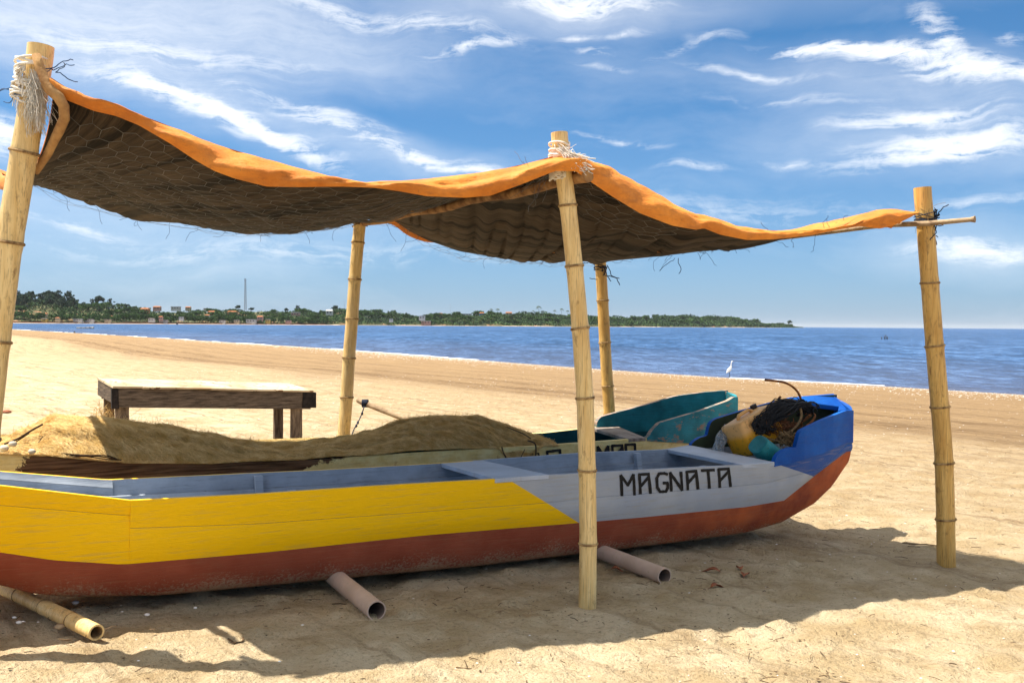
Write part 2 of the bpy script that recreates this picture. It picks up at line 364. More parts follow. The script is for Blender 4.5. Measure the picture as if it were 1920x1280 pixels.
def axis_list(lo, a, b, hi, st, gr):
    c = list(np.arange(a, b, st)); l = []; x = a; s = st
    while x > lo: s *= gr; x -= s; l.append(x)
    r_ = []; x = c[-1]; s = st
    while x < hi: s *= gr; x += s; r_.append(x)
    return np.array(l[::-1]+c+r_)
X1 = axis_list(-3500, -5.0, 6.8, 300, .026, 1.045); Y1 = axis_list(-40, 3.6, 11.5, 3500, .026, 1.02)
GX, GY = np.meshgrid(X1, Y1)
base = gz(GX, GY); shd = xs(GY)-GX
near = 1/(1+(np.hypot(GX, GY)/45)**2)
lump = fbm(GX*.9, GY*.9, 3, 3)*.014 + np.abs(fbm(GX*3.1+4, GY*3.1, 3, 11))*.014 + fbm(GX*9, GY*9, 3, 21)*.010 + fbm(GX*21, GY*21, 2, 23)*.004 + np.maximum(0, fbm(GX*5.2+9, GY*5.2, 2, 27)-.35)*.035
bl = (GX+2.1)*.875+(GY-5.2)*.485; bo = np.abs(-(GX+2.35)*.485+(GY-5.45)*.875); trough = .045*sstep(1.1, .5, bo)*sstep(-3, -2, bl)*sstep(7.5, 6.3, bl)
foot = -np.maximum(0, fbm(GX*2.3, GY*2.3, 1, 31)-.45)*.045 - np.maximum(0, fbm(GX*4.1, GY*2.6+3, 1, 35)-.55)*.05
rip = fbm(shd*2.2, GY*.35, 3, 41)*.02*sstep(12, 30, GY)
drying = sstep(0, 6, shd)
GZ = base - trough + (lump+foot)*near*drying*sstep(0,1,near*4) + rip*drying*np.exp(-GY/120)
nv = GX.size; ny_, nx_ = GX.shape
me = bpy.data.meshes.new('sand_beach')
me.vertices.add(nv); me.vertices.foreach_set('co', np.stack([GX, GY, GZ], -1).astype(np.float32).ravel())
ii = (np.arange(ny_-1)[:, None]*nx_+np.arange(nx_-1)[None, :]).ravel()
q = np.stack([ii, ii+1, ii+nx_+1, ii+nx_], -1).astype(np.int32).ravel()
nf = len(q)//4; me.loops.add(len(q)); me.loops.foreach_set('vertex_index', q)
me.polygons.add(nf); me.polygons.foreach_set('loop_start', np.arange(0, len(q), 4, dtype=np.int32))
me.polygons.foreach_set('use_smooth', np.ones(nf, dtype=bool))
a_ = me.attributes.new('shore', 'FLOAT_VECTOR', 'POINT')
a_.data.foreach_set('vector', np.stack([shd, GY, 0*GY], -1).astype(np.float32).ravel())
me.materials.append(M_sand); me.update(); me.validate()
o = link('sand_beach', me); tag(o, kind='structure')
# sea sheet
wx = axis_list(-30000, -40, 80, 30000, 8, 1.25); wy = axis_list(-200, 10, 300, 45000, 8, 1.2)
WX, WY = np.meshgrid(wx, wy); mb = MB(); P = np.stack([WX, WY, WX*0+ZW], -1)
v, f = gridmesh(P); mb.add(v, f); o = mb.build('sea', M_water, smooth=False); tag(o, kind='structure')
a_ = o.data.attributes.new('shore', 'FLOAT_VECTOR', 'POINT')
a_.data.foreach_set('vector', np.stack([xs(WY)-WX, WY, 0*WY], -1).astype(np.float32).ravel())

# surf: a thin broken line of foam at the water's edge
mb = MB(); ys = np.concatenate([np.arange(30, 140, .35), np.arange(140, 420, 1.2)])
dxs = np.gradient(xs(ys), ys)
for ln in range(1):
    off = 0.15
    prev = None
    for i, y in enumerate(ys):
        nrm = Vector((1, -dxs[i], 0)).normalized()
        j = float(fbm(np.array(y*.5), np.array(ln*5.0), 3, 5))*.35
        wd = max(0, .16+.28*float(fbm(np.array(y*.22), np.array(ln*3.+1), 3, 8)) + (-.02 if y > 75 else -.24))*(1+y/150)
        p = Vector((float(xs(y)), y, ZW+.012)) + nrm*(off+j)
        cur = (p, p+nrm*wd+Vector((0,0,.02)), p+nrm*wd*1.3, wd)
        if prev and prev[3] > .02 and wd > .02:
            a, b2 = prev, cur
            mb.add([a[0], a[1], a[2], b2[0], b2[1], b2[2]], [(0,1,4,3),(1,2,5,4)])
        prev = cur
o = mb.build('surf_foam', M_foam); tag(o, kind='stuff', label='thin white line of surf where the water meets the sand', cat='foam')

# shells and debris on the sand
mb = MB()
def chip(p, s, flat=.4):
    a = random.uniform(0, 2*PI); e = random.uniform(.5, 1.6)
    vs = []
    for k in range(4):
        an = a+k*PI/2+random.uniform(-.4, .4); r_ = s*random.uniform(.6, 1.1)
        vs.append((p[0]+r_*math.cos(an)*e, p[1]+r_*math.sin(an), p[2]+random.uniform(0, .15)*s))
    vs.append((p[0], p[1], p[2]+s*flat))
    return vs, [(0,1,4),(1,2,4),(2,3,4),(3,0,4)]
for i in range(5200):
    y = 34+ (random.random()**1.3)*110; dx = abs(random.gauss(0, 1))*4.5+.1
    x = float(xs(y))-dx; mb.add(*chip((x, y, float(gz(x, y))+.012), random.uniform(.012, .04)*(1 if y < 70 else 1.5)))
for i in range(1500):
    y = random.uniform(4.2, 40); x = random.uniform(-.62, .62)*y
    if x < float(xs(y))-1: mb.add(*chip((x, y, float(gz(x, y))+.014), random.uniform(.003, .008)*(1+y/14)))
o = mb.build('shell_fragments', M_shell, smooth=False); tag(o, kind='stuff', label='white shell fragments scattered over the beach', cat='shells')
mb = MB()
for i in range(9000):
    y = 4.1+(random.random()**1.4)*30; x = random.uniform(-.62, .62)*y
    if float(fbm(np.array(x*.9), np.array(y*.9), 2, 77)) < -.1 and random.random() < .7: continue
    z = float(gz(x, y))+.012
    if random.random() < .25:
        a = random.uniform(0, PI); l = random.uniform(.01, .05); dv = Vector((math.cos(a), math.sin(a), 0))*l
        p = Vector((x, y, z+.004)); mb.tube([p-dv, p+Vector((random.gauss(0,.004), random.gauss(0,.004), .004)), p+dv], random.uniform(.0012, .003), 3, False)
    else: mb.add(*chip((x, y, z), random.uniform(.003, .010)*(1+y/25)))
o = mb.build('beach_debris', M_fleck, smooth=False); tag(o, kind='stuff', label='small dark twigs and flecks littering the dry sand', cat='debris')

# ------------------------------------------------------------------ bamboo poles
def pole(name, label, pts, Y, rad, nodes, mat, top_open=True, lean=0, group='bamboo poles of the shade canopy', foot=None):
    """pts: pixel centres from foot to top"""
    P = [at(x, y, Y+lean*i/(len(pts)-1)) for i, (x, y) in enumerate(pts)]
    P[0].z = min(P[0].z, float(gz(P[0].x, P[0].y))-.12) if foot is None else foot
    root = empty(name, (P[0].x, P[0].y, float(gz(P[0].x, P[0].y))), label, 'pole', group)
    # resample
    L = [0]
    for a, b in zip(P, P[1:]): L.append(L[-1]+(b-a).length)
    nz = [at(960, ny, Y).z for ny in nodes]
    zs = [p.z for p in P]
    N = 90; Q = []; RR = []
    zt = np.linspace(zs[0], zs[-1], N)
    px_ = np.interp(zt, zs, [p.x for p in P]); py_ = np.interp(zt, zs, [p.y for p in P])
    k = np.ones(5)/5
    pxs = np.convolve(np.pad(px_, 2, 'edge'), k, 'valid'); pys = np.convolve(np.pad(py_, 2, 'edge'), k, 'valid')
    for i in range(N):
        dn = min([abs(zt[i]-z) for z in nz] or [9]); Q.append(Vector((pxs[i], pys[i], zt[i])))
        RR.append(rad*(1.0+.075*math.exp(-(dn/.028)**2)-.02*math.exp(-(dn/.12)**2))*(1.03-.06*i/N))
    mb = MB(); mb.tube(Q, RR, 20, caps=False)
    n = 20; base = (N-1)*n
    # open hollow top: rim and inner wall
    top = [Vector(mb.v[base+k]) for k in range(n)]; c = sum(top, Vector())/n; ax = (Q[-1]-Q[-2]).normalized()
    inn = [c+(t-c)*.8 for t in top]; low = [p-ax*.09 for p in inn]
    vs = top+inn+low+[c-ax*.09]; fs = []
    for k in range(n):
        k2 = (k+1) % n; fs += [(k, k2, n+k2, n+k), (n+k, n+k2, 2*n+k2, 2*n+k), (2*n+k, 2*n+k2, 3*n)]
    mb.add(vs, fs)
    cu = mb.build('culm', mat, root, origin=root.location); cu.data.set_sharp_from_angle(angle=R(50))
    for z in nz:
        i = int(np.argmin(abs(zt-z))); i = min(max(i, 1), N-2); c = Q[i]; ax = (Q[i+1]-Q[i-1]).normalized()
        c = c+ax*((z-zt[i])/max(ax.z, .1)); u = ax.orthogonal().normalized(); w = ax.cross(u)
        r0 = RR[i]; mb = MB(); prof = [(-.007, 1.0), (-.003, 1.03), (.0, 1.055), (.002, 1.045), (.004, 1.02), (.008, 1.0)]
        vs = []; fs = []; nn_ = 24; tilt = random.uniform(-.15, .15)
        for h_, s_ in [(a_, b_*1.06) for a_, b_ in prof]:
            for k in range(nn_):
                a = 2*PI*k/nn_; jj = 1+random.uniform(-.008, .008)
                vs.append(c+(u*math.cos(a)+w*math.sin(a))*r0*s_*jj+ax*(h_+math.sin(a)*tilt*.03))
        for a_ in range(len(prof)-1):
            for k in range(nn_): fs.append((a_*nn_+k, a_*nn_+(k+1)%nn_, (a_+1)*nn_+(k+1)%nn_, (a_+1)*nn_+k))
        mb.add(vs, fs); mb.build('node_ring', M_node, root, origin=root.location)
    return Q, RR
YL, YM, YR_, YRL, YRR, YLL = 4.42, 5.5, 6.9, 8.4, 9.85, 7.3
QL, RL_ = pole('bamboo_pole', 'thick leaning bamboo pole at the left edge with a crooked branch tied to it', [(-78,1235),(-25,800),(-8,650),(16,462),(44,294),(62,190),(78,86)], YL, .062, [1010,830,648,462,292], M_bam)
QM, RM_ = pole('bamboo_pole', 'pale bamboo pole standing right in front of the yellow and grey boat', [(1101,1150),(1103,1017),(1101,880),(1097,745),(1088,615),(1077,498),(1065,385),(1056,320),(1048,249)], YM, .0525, [1017,880,745,615,498,385], M_bam)
QR, RR_ = pole('bamboo_pole', 'golden bamboo pole standing alone at the right, clear of the boats', [(1775,1070),(1773,967),(1770,860),(1762,757),(1752,643),(1743,525),(1735,420),(1729,352)], YR_, .066, [967,862,757,643,525], M_bam2)
QRL, _ = pole('bamboo_pole', 'slim bamboo pole between the wooden table and the mooring stick, behind the net', [(635,960),(644,820),(650,747),(654,673),(660,600),(665,526),(671,457),(676,408)], YRL, .058, [820,747,673,600,526,457], M_bam)
QRR, _ = pole('bamboo_pole', 'slim bamboo pole behind the teal bow, right of the pale front pole', [(1150,905),(1143,775),(1139,722),(1134,641),(1130,562),(1126,492),(1125,480)], YRR, .063, [850,775,722,641,562], M_bam2)
pole('bamboo_pole', 'rear left bamboo pole of the canopy beyond the left edge', [(-70,1000),(-52,600),(-42,300)], YLL, .06, [800,600,450], M_bam)

# ------------------------------------------------------------------ canopy
PL, PM, PR = (-2.28, YL-.03), (.31, YM-.02), (2.98, YR_-.05)
PLL, PRL, PRR = (-4.22, YLL), (QRL[-1].x, YRL), (QRR[-1].x, YRR)
ridge = [(96,150),(115,166),(160,185),(220,205),(300,235),(400,275),(500,305),(600,332),(680,349),(740,346),(830,338),(900,330),(960,318),(1010,306),(1050,299),
         (1085,299),(1140,320),(1200,350),(1250,380),(1300,407),(1320,408),(1345,415),(1380,428),(1450,437),(1530,434),(1585,427),(1612,408),(1640,398),(1680,397),(1706,402)]
flaplow = [(96,180),(120,186),(175,208),(218,218),(260,235),(320,270),(365,300),(400,320),(440,335),(500,350),(560,351),(640,350),(700,352),(750,359),(800,368),(870,371),(920,367),(980,345),(1040,321),
           (1080,321),(1100,336),(1150,370),(1200,400),(1260,423),(1305,431),(1320,428),(1350,440),(1400,450),(1450,449),(1520,441),(1570,431),(1612,424),(1650,429),(1680,421),(1706,408)]
rear1 = [(-22,312),(0,322),(65,342),(130,369),(200,388),(300,410),(400,424),(500,431),(580,430),(640,423),(676,414)]
rear2 = [(676,414),(710,412),(740,414),(765,432),(800,450),(860,471),(940,484),(1030,489),(1127,491)]
PXM = 1066
def u2px(u): return np.where(u < .5, 96+(PXM-96)*u*2, PXM+(1706-PXM)*(u-.5)*2)
def smooth_interp(x, tab):
    xs_, ys_ = zip(*tab); y = np.interp(x, xs_, ys_); 
    return y
NU, NVV = 241, 81
U = np.linspace(0, 1, NU)
def front_pt(u, tab, dn=0.0):
    px = float(u2px(np.array(u))); A, B = (PL, PM) if u < .5 else (PM, PR)
    L = math.hypot(B[0]-A[0], B[1]-A[1]); n = ((B[1]-A[1])/L, -(B[0]-A[0])/L)
    A2 = (A[0]+n[0]*dn, A[1]+n[1]*dn); B2 = (B[0]+n[0]*dn, B[1]+n[1]*dn)
    return raypl(px, float(smooth_interp(px, tab)), A2, B2)
def rear_pt(u):
    if u < .5:
        px = -22+(676+22)*u*2; return raypl(px, float(smooth_interp(px, rear1)), PLL, PRL)
    px = 676+(1127-676)*(u-.5)*2; return raypl(px, float(smooth_interp(px, rear2)), PRL, PRR)
def smoothz(P, k=5):
    P = P.copy(); ker = np.ones(k)/k
    for c in (0, 1, 2): P[:, c] = np.convolve(np.pad(P[:, c], k//2, 'edge'), ker, 'valid')
    return P
Fr = smoothz(np.array([front_pt(u, ridge) for u in U]), 5)
Re = smoothz(np.array([rear_pt(u) for u in U]), 5)
def canopy_surface(Uu, V):
    F = np.stack([np.interp(Uu, U, Fr[:, c]) for c in range(3)], -1); Rr = np.stack([np.interp(Uu, U, Re[:, c]) for c in range(3)], -1)
    v = V[..., None]; P = F*(1-v)+Rr*v
    loc = np.where(Uu < .5, Uu*2, Uu*2-1)
    sag = np.sin(PI*np.clip(loc, 0, 1))**.8*(4*V*(1-V))**.8*np.where(Uu < .5, .13, .07)
    sag = sag+.34*np.exp(-Uu/.09)*np.sin(PI*np.clip(V, 0, 1)**.55)*(V < 1)
    sag = sag+.05*np.exp(-(1-Uu)/.12)*np.sin(PI*V)
    fold = fbm(Uu*46+V*7, V*2.2-Uu*6, 3, 61)*.016 + (1-np.abs(fbm(Uu*17-V*5, V*.9, 2, 66)))*.09 + (1-np.abs(fbm(Uu*34-V*11, V*1.3, 2, 68)))**3*.06*np.where(Uu > .45, 1.25, .9)
    e = sstep(0, .30, V)*sstep(0, .16, 1-V)*sstep(0, .10, 1-Uu)*sstep(-.01, .04, Uu)
    P[..., 2] += -sag + (fold*.55-.045)*e
    # the tarp drapes over the middle beam
    bz = np.exp(-((Uu-.5)/.02)**2)*.02; P[..., 2] += bz
    return P
UU, VV = np.meshgrid(U, np.linspace(0, 1, NVV), indexing='ij')
PT = canopy_surface(UU, VV)
can = empty('shade_canopy', (.3, 6.5, 2.3), 'sagging orange tarp canopy with dark underside stretched over bamboo poles', 'canopy')
def slab(name, P, mat, parent, th, uv=None):
    n, m_ = P.shape[:2]; mb = MB(); top = P.copy(); top[..., 2] += th
    v1_, f1 = gridmesh(P); v2_, f2 = gridmesh(top)
    mb.add(v2_, [f_[::-1] for f_ in f2]); b = mb.add(v1_, f1); a0 = 0
    def side(idx):
        mb.f.extend([(idx[i], idx[i+1], idx[i+1]+n*m_, idx[i]+n*m_) for i in range(len(idx)-1)]); mb.mi.extend([0]*(len(idx)-1))
    side([j for j in range(m_)]); side([(n-1)*m_+j for j in range(m_)]); side([i*m_ for i in range(n)]); side([i*m_+m_-1 for i in range(n)])
    if uv is not None: mb.uv = np.concatenate([uv.reshape(-1, 2)]*2).tolist()
    o = mb.build(name, mat, parent, origin=parent.location); return o
uvs = np.stack([UU*6.0, VV*4.0], -1)
slab('dark_lining', PT, M_lining, can, .004, uvs)
P2 = PT.copy(); P2[..., 2] += .010; slab('orange_tarp', P2, M_orange, can, .004)
# hem flap rolled over the front edge
NF = 9
A_ = np.array([front_pt(u, ridge) for u in U]); B_ = np.array([front_pt(u, flaplow, .11) for u in U])
Fl = np.zeros((NU, NF, 3))
for j in range(NF):
    s = j/(NF-1); out = .045*math.sin(PI*s)
    Fl[:, j, :] = A_*(1-s)+B_*s
    nrm = np.where(U[:, None] < .5, np.array([[.36, -.93, .25]]), np.array([[.46, -.88, .25]]))
    wr = fbm(U*38+s*2, np.full(NU, s*1.6), 3, 91)*.024 + (1-np.abs(fbm(U*11+s*1.5, np.full(NU, s*2.5), 2, 95)))*.03
    Fl[:, j, :] += nrm*(out+wr*math.sin(PI*(.15+.85*s)))[:, None]
Fl[:, 0, 2] += .014
back = Fl[:, :1, :].copy(); back[:, 0, 0] += np.where(U < .5, -.03, -.035); back[:, 0, 1] += .11; back[:, 0, 2] -= .010; Fl = np.concatenate([back, Fl], 1)
mb = MB(); v, f = gridmesh(Fl); mb.add(v, f)
mb.build('front_hem_flap', M_orange, can, origin=can.location)
o = can.children[-1]; md = o.modifiers.new('thick', 'SOLIDIFY'); md.thickness = .004; md.offset = 0
# left edge flap and a scrap of rear hem
sv = np.linspace(.12, 1, 40); Pl = canopy_surface(np.zeros(40), sv)
Pe = np.zeros((40, 5, 3))
for j in range(5):
    s = j/4; Pe[:, j, :] = Pl + np.array([-.05*math.sin(PI*s*.6)-.02, -.02, .02-.10*s]) + (fbm(sv*9, np.full(40, s), 2, 99)*.012)[:, None]
mb = MB(); v, f = gridmesh(Pe); mb.add(v, f); o = mb.build('side_hem_flap', M_orange, can, origin=can.location); md = o.modifiers.new('thick', 'SOLIDIFY'); md.thickness = .004
ur = np.linspace(.53, .66, 30); Pl = canopy_surface(ur, np.ones(30)); Pe = np.zeros((30, 4, 3))
for j in range(4):
    s = j/3; w_ = np.sin(PI*np.linspace(0, 1, 30))[:, None]
    Pe[:, j, :] = Pl + np.array([0, .02, .012])*(1) + np.array([-.01, .05, -.055])*s*w_
mb = MB(); v, f = gridmesh(Pe); mb.add(v, f); o = mb.build('rear_hem_flap', M_orange, can, origin=can.location); md = o.modifiers.new('thick', 'SOLIDIFY'); md.thickness = .004
# torn corner by the right pole
mb = MB()
for (a, b2, c2) in [((1612,412),(1690,402),(1672,428)), ((1672,405),(1705,400),(1686,420))]:
    p = [at(*q, 6.82) for q in (a, b2, c2)]; mb.add(p+[x+Vector((0,.01,.0)) for x in p], [(0,1,2),(5,4,3),(0,3,4,1),(1,4,5,2),(2,5,3,0)])
mb.build('torn_corner', M_orange, can, origin=can.location, smooth=False)
# chicken wire below the lining (hexagons), follows the cloth with a little slack
mb = MB(); LU, LV = 6.1, 3.95; a = .074
def hexpt(x, y):
    u = x/LU; v = y/LV
    uc = min(max(u, 0), 1); vc = min(max(v, 0), 1)
    return uc, vc, v
nodes = {}; edges = set()
rows = int(LV/(a*1.5))+3; cols = int(LU/(a*math.sqrt(3)))+2
for r_ in range(rows):
    for c_ in range(cols):
        cx = (c_+.5*(r_ % 2))*a*math.sqrt(3); cy = r_*a*1.5
        pts = []
        for k in range(6):
            an = PI/6+k*PI/3; pts.append((round(cx+a*math.cos(an), 3), round(cy+a*math.sin(an), 3)))
        for k in range(6):
            e = tuple(sorted((pts[k], pts[(k+1) % 6]))); edges.add(e)
pl = {}
keys = sorted({p for e in edges for p in e})
kx = np.array([k[0] for k in keys]); ky = np.array([k[1] for k in keys])
wob = fbm(kx*7, ky*7, 2, 5)*.014; ku = (kx+wob)/LU; kv = (ky+fbm(kx*7+9, ky*7, 2, 6)*.014)/LV-.02
ok = (ku > 0.012) & (ku < 1) & (kv > .0) & (kv < 1.02) & ((kv > .95) | ((ku < .47) & (kv < .62-.5*np.maximum(0, .2-ku))) | ((ku > .5) & (ku < .72) & (kv < .22)))
Pk = canopy_surface(np.clip(ku, 0, 1), np.clip(kv, 0, 1))
hang = .006+.012*(1+fbm(ku*9, kv*7, 2, 8)) + .035*sstep(.94, 1.02, kv)*(1+fbm(ku*30, kv*2, 2, 9))
Pk[:, 2] -= hang
for k, p, o_ in zip(keys, Pk, ok): pl[k] = (Vector(p), o_)
for e in sorted(edges):
    (p, o1), (q_, o2) = pl[e[0]], pl[e[1]]
    if o1 and o2: mb.tube([p, q_], .0013, 3, False)
o = mb.build('chicken_wire', M_wire, can, origin=can.location, smooth=False); tag(o, kind='stuff')
# loose wire and threads hanging from the edges
mb = MB(); random.seed(3)
def squig(p, d, l, r_=.0014, n=7, k=.35, g=0.0):
    pts = [Vector(p)]; dv = Vector(d).normalized()
    for i in range(n):
        dv = (dv+Vector([random.gauss(0, k) for _ in range(3)])+Vector((0, 0, -g))).normalized(); pts.append(pts[-1]+dv*l/n)
    return pts
for i in range(46):
    u = random.uniform(.02, .98); p = canopy_surface(np.array([u]), np.array([1.0]))[0]
    mb.tube(squig(p, (random.gauss(0, .8), .2, -.25), random.uniform(.08, .28)), .0016, 3, False)
for i in range(30):
    v_ = random.uniform(0, 1); p = canopy_surface(np.array([.995]), np.array([v_]))[0]
    mb.tube(squig(p+np.array([0,0,-.01]), (random.gauss(0, .8), random.gauss(0,.8), -.25), random.uniform(.08, .25)), .0018, 3, False)
for (x, y) in [(1545,425),(1580,418),(1560,430),(1445,434),(1590,424)]:
    mb.tube(squig(at(x, y+6, 6.7), (random.gauss(0,.6), 0, .8), .13), .0017, 3, False)
for (x, y, l) in [(1103,492,.16),(1265,484,.2),(1272,484,.17),(1368,468,.06),(1368,467,.05)]:
    mb.tube(squig(at(x, y, 8.6), (random.gauss(0,.3), 0, -1), l), .003, 4, False)
o = mb.build('loose_wire', M_ropeb, can, origin=can.location); tag(o, kind='stuff')
# beams
bm = empty('canopy_beam', tuple(at(1100, 325, 5.42)), 'brown timber beam from the middle front pole back under the tarp', 'beam', 'poles carrying the tarp')
p0 = at(1104, 327, 5.40); p1 = Vector((PRL[0]+.02, YRL-.05, at(676, 420, 8.4).z)); mb = MB()
pts = [p0.lerp(p1, i/12)+Vector((0,0,-.012+.012*math.sin(i*1.7))) for i in range(13)]
mb.tube(pts, [.036-.001*i for i in range(13)], 10)
M_beam = simple('beam_wood', (.12,.055,.025), (.42,.23,.09), 10, rough=.85, bump=.5, bscale=50, bd=.005)
mb.build('log', M_beam, bm, origin=bm.location, auto=60)
st = empty('canopy_beam', tuple(at(1740, 418, 6.86)), 'thin stick lashed to the right pole, its end poking out past the pole', 'beam', 'poles carrying the tarp')
mb = MB(); q0 = at(1828, 411, 6.55); q1 = at(1740, 419, 6.86-.10+.02); q2 = Vector((PRR[0]+.03, YRR-.08, at(1127, 494, YRR).z))
pts = [q0.lerp(q1, t) for t in (0, .03, .1, .5, 1)]+[q1.lerp(q2, t) for t in (.1,.3,.5,.7,.85,1)]
for p in pts[5:]: p.z += .030
mb.tube(pts, [.026,.022,.017,.018,.02]+[.02]*6, 8); mb.build('stick', M_stick, st, origin=st.location, auto=60)
# crooked branch on the left pole
br = empty('crooked_branch', tuple(at(72, 120, 4.33)), 'crooked barked branch bent like an elbow, tied to the left pole under the tarp', 'branch')
mb = MB(); px = [(68,103,0),(74,125,0),(84,150,-.02),(95,170,-.02),(110,182,-.02),(120,200,0),(121,222,.03),(112,243,.06),(101,265,.10),(90,288,.14),(76,308,.18),(66,322,.2)]
pts = [at(x, y, 4.32+dy) for x, y, dy in px]
mb.tube(pts, [.021,.022,.023,.026,.027,.025,.024,.024,.021,.02,.02,.02], 9); mb.build('branch_wood', M_branch, br, origin=br.location)

# ------------------------------------------------------------------ rope lashings
def lashing(name, label, c, rad, mat, loops, rr, height, frays, fl, cat='rope', ax=Vector((0,0,1)), fdir=(0,0,-1), fr=None, group='rope lashings on the poles'):
    mb = MB(); c = Vector(c); ax = ax.normalized(); u = ax.orthogonal().normalized(); w = ax.cross(u)
    for i in range(loops):
        h = random.uniform(-.5, .5)*height; tl = random.gauss(0, .35); ph = random.uniform(0, 6); r_ = rad*random.uniform(1.0, 1.12)
        pts = [c+(u*math.cos(a_)+w*math.sin(a_))*r_*(1+.04*math.sin(3*a_+ph))+ax*(h+tl*rad*math.sin(a_+ph)) for a_ in np.linspace(0, 2*PI, 22)]
        mb.tube(pts, rr*random.uniform(.8, 1.15), 5, False)
    for i in range(frays):
        a_ = random.uniform(0, 2*PI); a_ = random.uniform(-2.6, -.5) if random.random() < .75 else a_
        p = c+Vector((math.cos(a_), math.sin(a_), 0))*rad*1.05+ax*random.uniform(-.5, .4)*height
        d = Vector(fdir)+Vector([random.gauss(0, .45) for _ in range(3)])
        mb.tube(squig(p, d, fl*random.uniform(.4, 1.1), n=12, k=.13, g=.25), (fr or rr*.5)*random.uniform(.4, .9), 4, False)
    root = empty(name, tuple(c), label, cat, group); mb.build('rope_coils', mat, root, origin=root.location); return root
random.seed(11)
cL = at(58, 150, YL); axL = (QL[-1]-QL[-20])
r1 = lashing('rope_lashing', 'frayed white rope wound round the top of the left pole', cL, .07, M_ropew, 14, .006, .17, 26, .12, ax=axL, fr=.003)
mb = MB()
for i in range(260):
    p = at(62+random.gauss(0,5), 140+random.uniform(-10,30), YL-.075); d = Vector((.10+random.gauss(0,.12), random.gauss(0,.05), -1))
    mb.tube(squig(p, d, random.uniform(.12,.24), n=14, k=.09, g=.05), random.uniform(.0007,.0018), 3, False)
for i in range(34):
    p = at(48, 126+random.gauss(0,4), YL-.07); d = Vector((-1, 0, .15+random.gauss(0,.2)))
    mb.tube(squig(p, d, random.uniform(.03,.065), n=8, k=.12, g=.18), random.uniform(.0015,.003), 4, False)
mb.build('frayed_tuft', M_ropew, r1, origin=r1.location)
mb = MB()
for (x, y) in [(100,132),(104,136),(38,160),(34,176),(40,170),(96,128)]:
    for _ in range(2): mb.tube(squig(at(x, y, YL-.04), (random.gauss(0,.7), 0, random.gauss(0,.7)), .12, n=9), .0025, 4, False)
t2 = empty('blue_twine', tuple(at(100, 132, YL-.04)), 'loose blue twine knotted on both sides of the left pole top', 'twine'); mb.build('twine_strands', simple('blue_twine', (.02,.05,.12), (.06,.14,.3), 20, bump=0), t2, origin=t2.location)
cM = at(1049, 285, YM)
r2 = lashing('rope_lashing', 'white rope knotted round the top of the middle front pole and over the tarp', cM, .056, M_ropew, 15, .0068, .10, 8, .06, fdir=(.6, -.3, -.6), fr=.004)
mb = MB()
for i in range(200):
    t_ = random.random(); p = at(1050+34*t_+random.gauss(0,4), 278+26*t_+random.gauss(0,5), YM-.10); d = Vector((1, -.15, -.75+random.gauss(0,.25)))
    mb.tube(squig(p, d, random.uniform(.04,.11), n=10, k=.14), random.uniform(.001,.003), 4, False)
for i in range(8): mb.tube([cM+Vector((math.cos(a_)*.058, math.sin(a_)*.058, -.125+.012*math.sin(a_+i)-random.uniform(0,.04))) for a_ in np.linspace(0, 2*PI, 20)], .006, 5, False)
mb.build('frayed_tuft', M_ropew, r2, origin=r2.location)
mb = MB()
for i in range(14): mb.tube(squig(at(1030-random.uniform(0,10), 330, YM-.08), (-1, 0, -.25+random.gauss(0,.3)), random.uniform(.15,.3), n=8), .0012, 3, False)
mb.build('nylon_thread', M_wire, r2, origin=r2.location)
r3 = lashing('rope_lashing', 'dark twine binding the thin stick to the right pole with loose ends hanging', at(1735, 412, YR_), .071, M_ropeb, 10, .0032, .10, 8, .1, fr=.002)
mb = MB()
for i in range(10):
    p = at(1752, 415, YR_-.02); d = Vector((.15, 0, random.choice([-1, -1, -1, .3])))
    mb.tube(squig(p, d, random.uniform(.1,.22), n=9), .0038, 4, False)
for i in range(16): mb.tube(squig(at(1752, 405+random.gauss(0,5), YR_-.02), [random.gauss(0,.5), random.gauss(0,.3), random.gauss(0,1)], .05, n=8), .0045, 4, False)
mb.build('twine_knot', M_ropeb, r3, origin=r3.location)
mb = MB()
for i in range(6): mb.tube(squig(at(1740, 400, YR_-.075), (random.gauss(0,.5), -.1, random.choice((-1, 1))), .16, n=5), .0014, 3, False)
mb.build('straw_strand', M_ropet, r3, origin=r3.location)
r4 = lashing('rope_lashing', 'dark twine hanging from the top of the rear right pole under the tarp', at(1126, 500, YRR), .068, M_ropeb, 5, .004, .06, 0, .1)
mb = MB()
for (x, l) in ((1136, .5), (1130, .28), (1122, .22), (1138, .3), (1133, .4)): mb.tube(squig(at(x, 497, YRR-.09), (.02, 0, -1), l*.75, n=12), .0045, 4, False)
mb.build('twine_strands', M_ropeb, r4, origin=r4.location)
r5 = lashing('rope_lashing', 'tan rope holding the beam to the slim pole behind the net', at(675, 416, YRL), .066, M_ropet, 7, .005, .05, 0, .1)
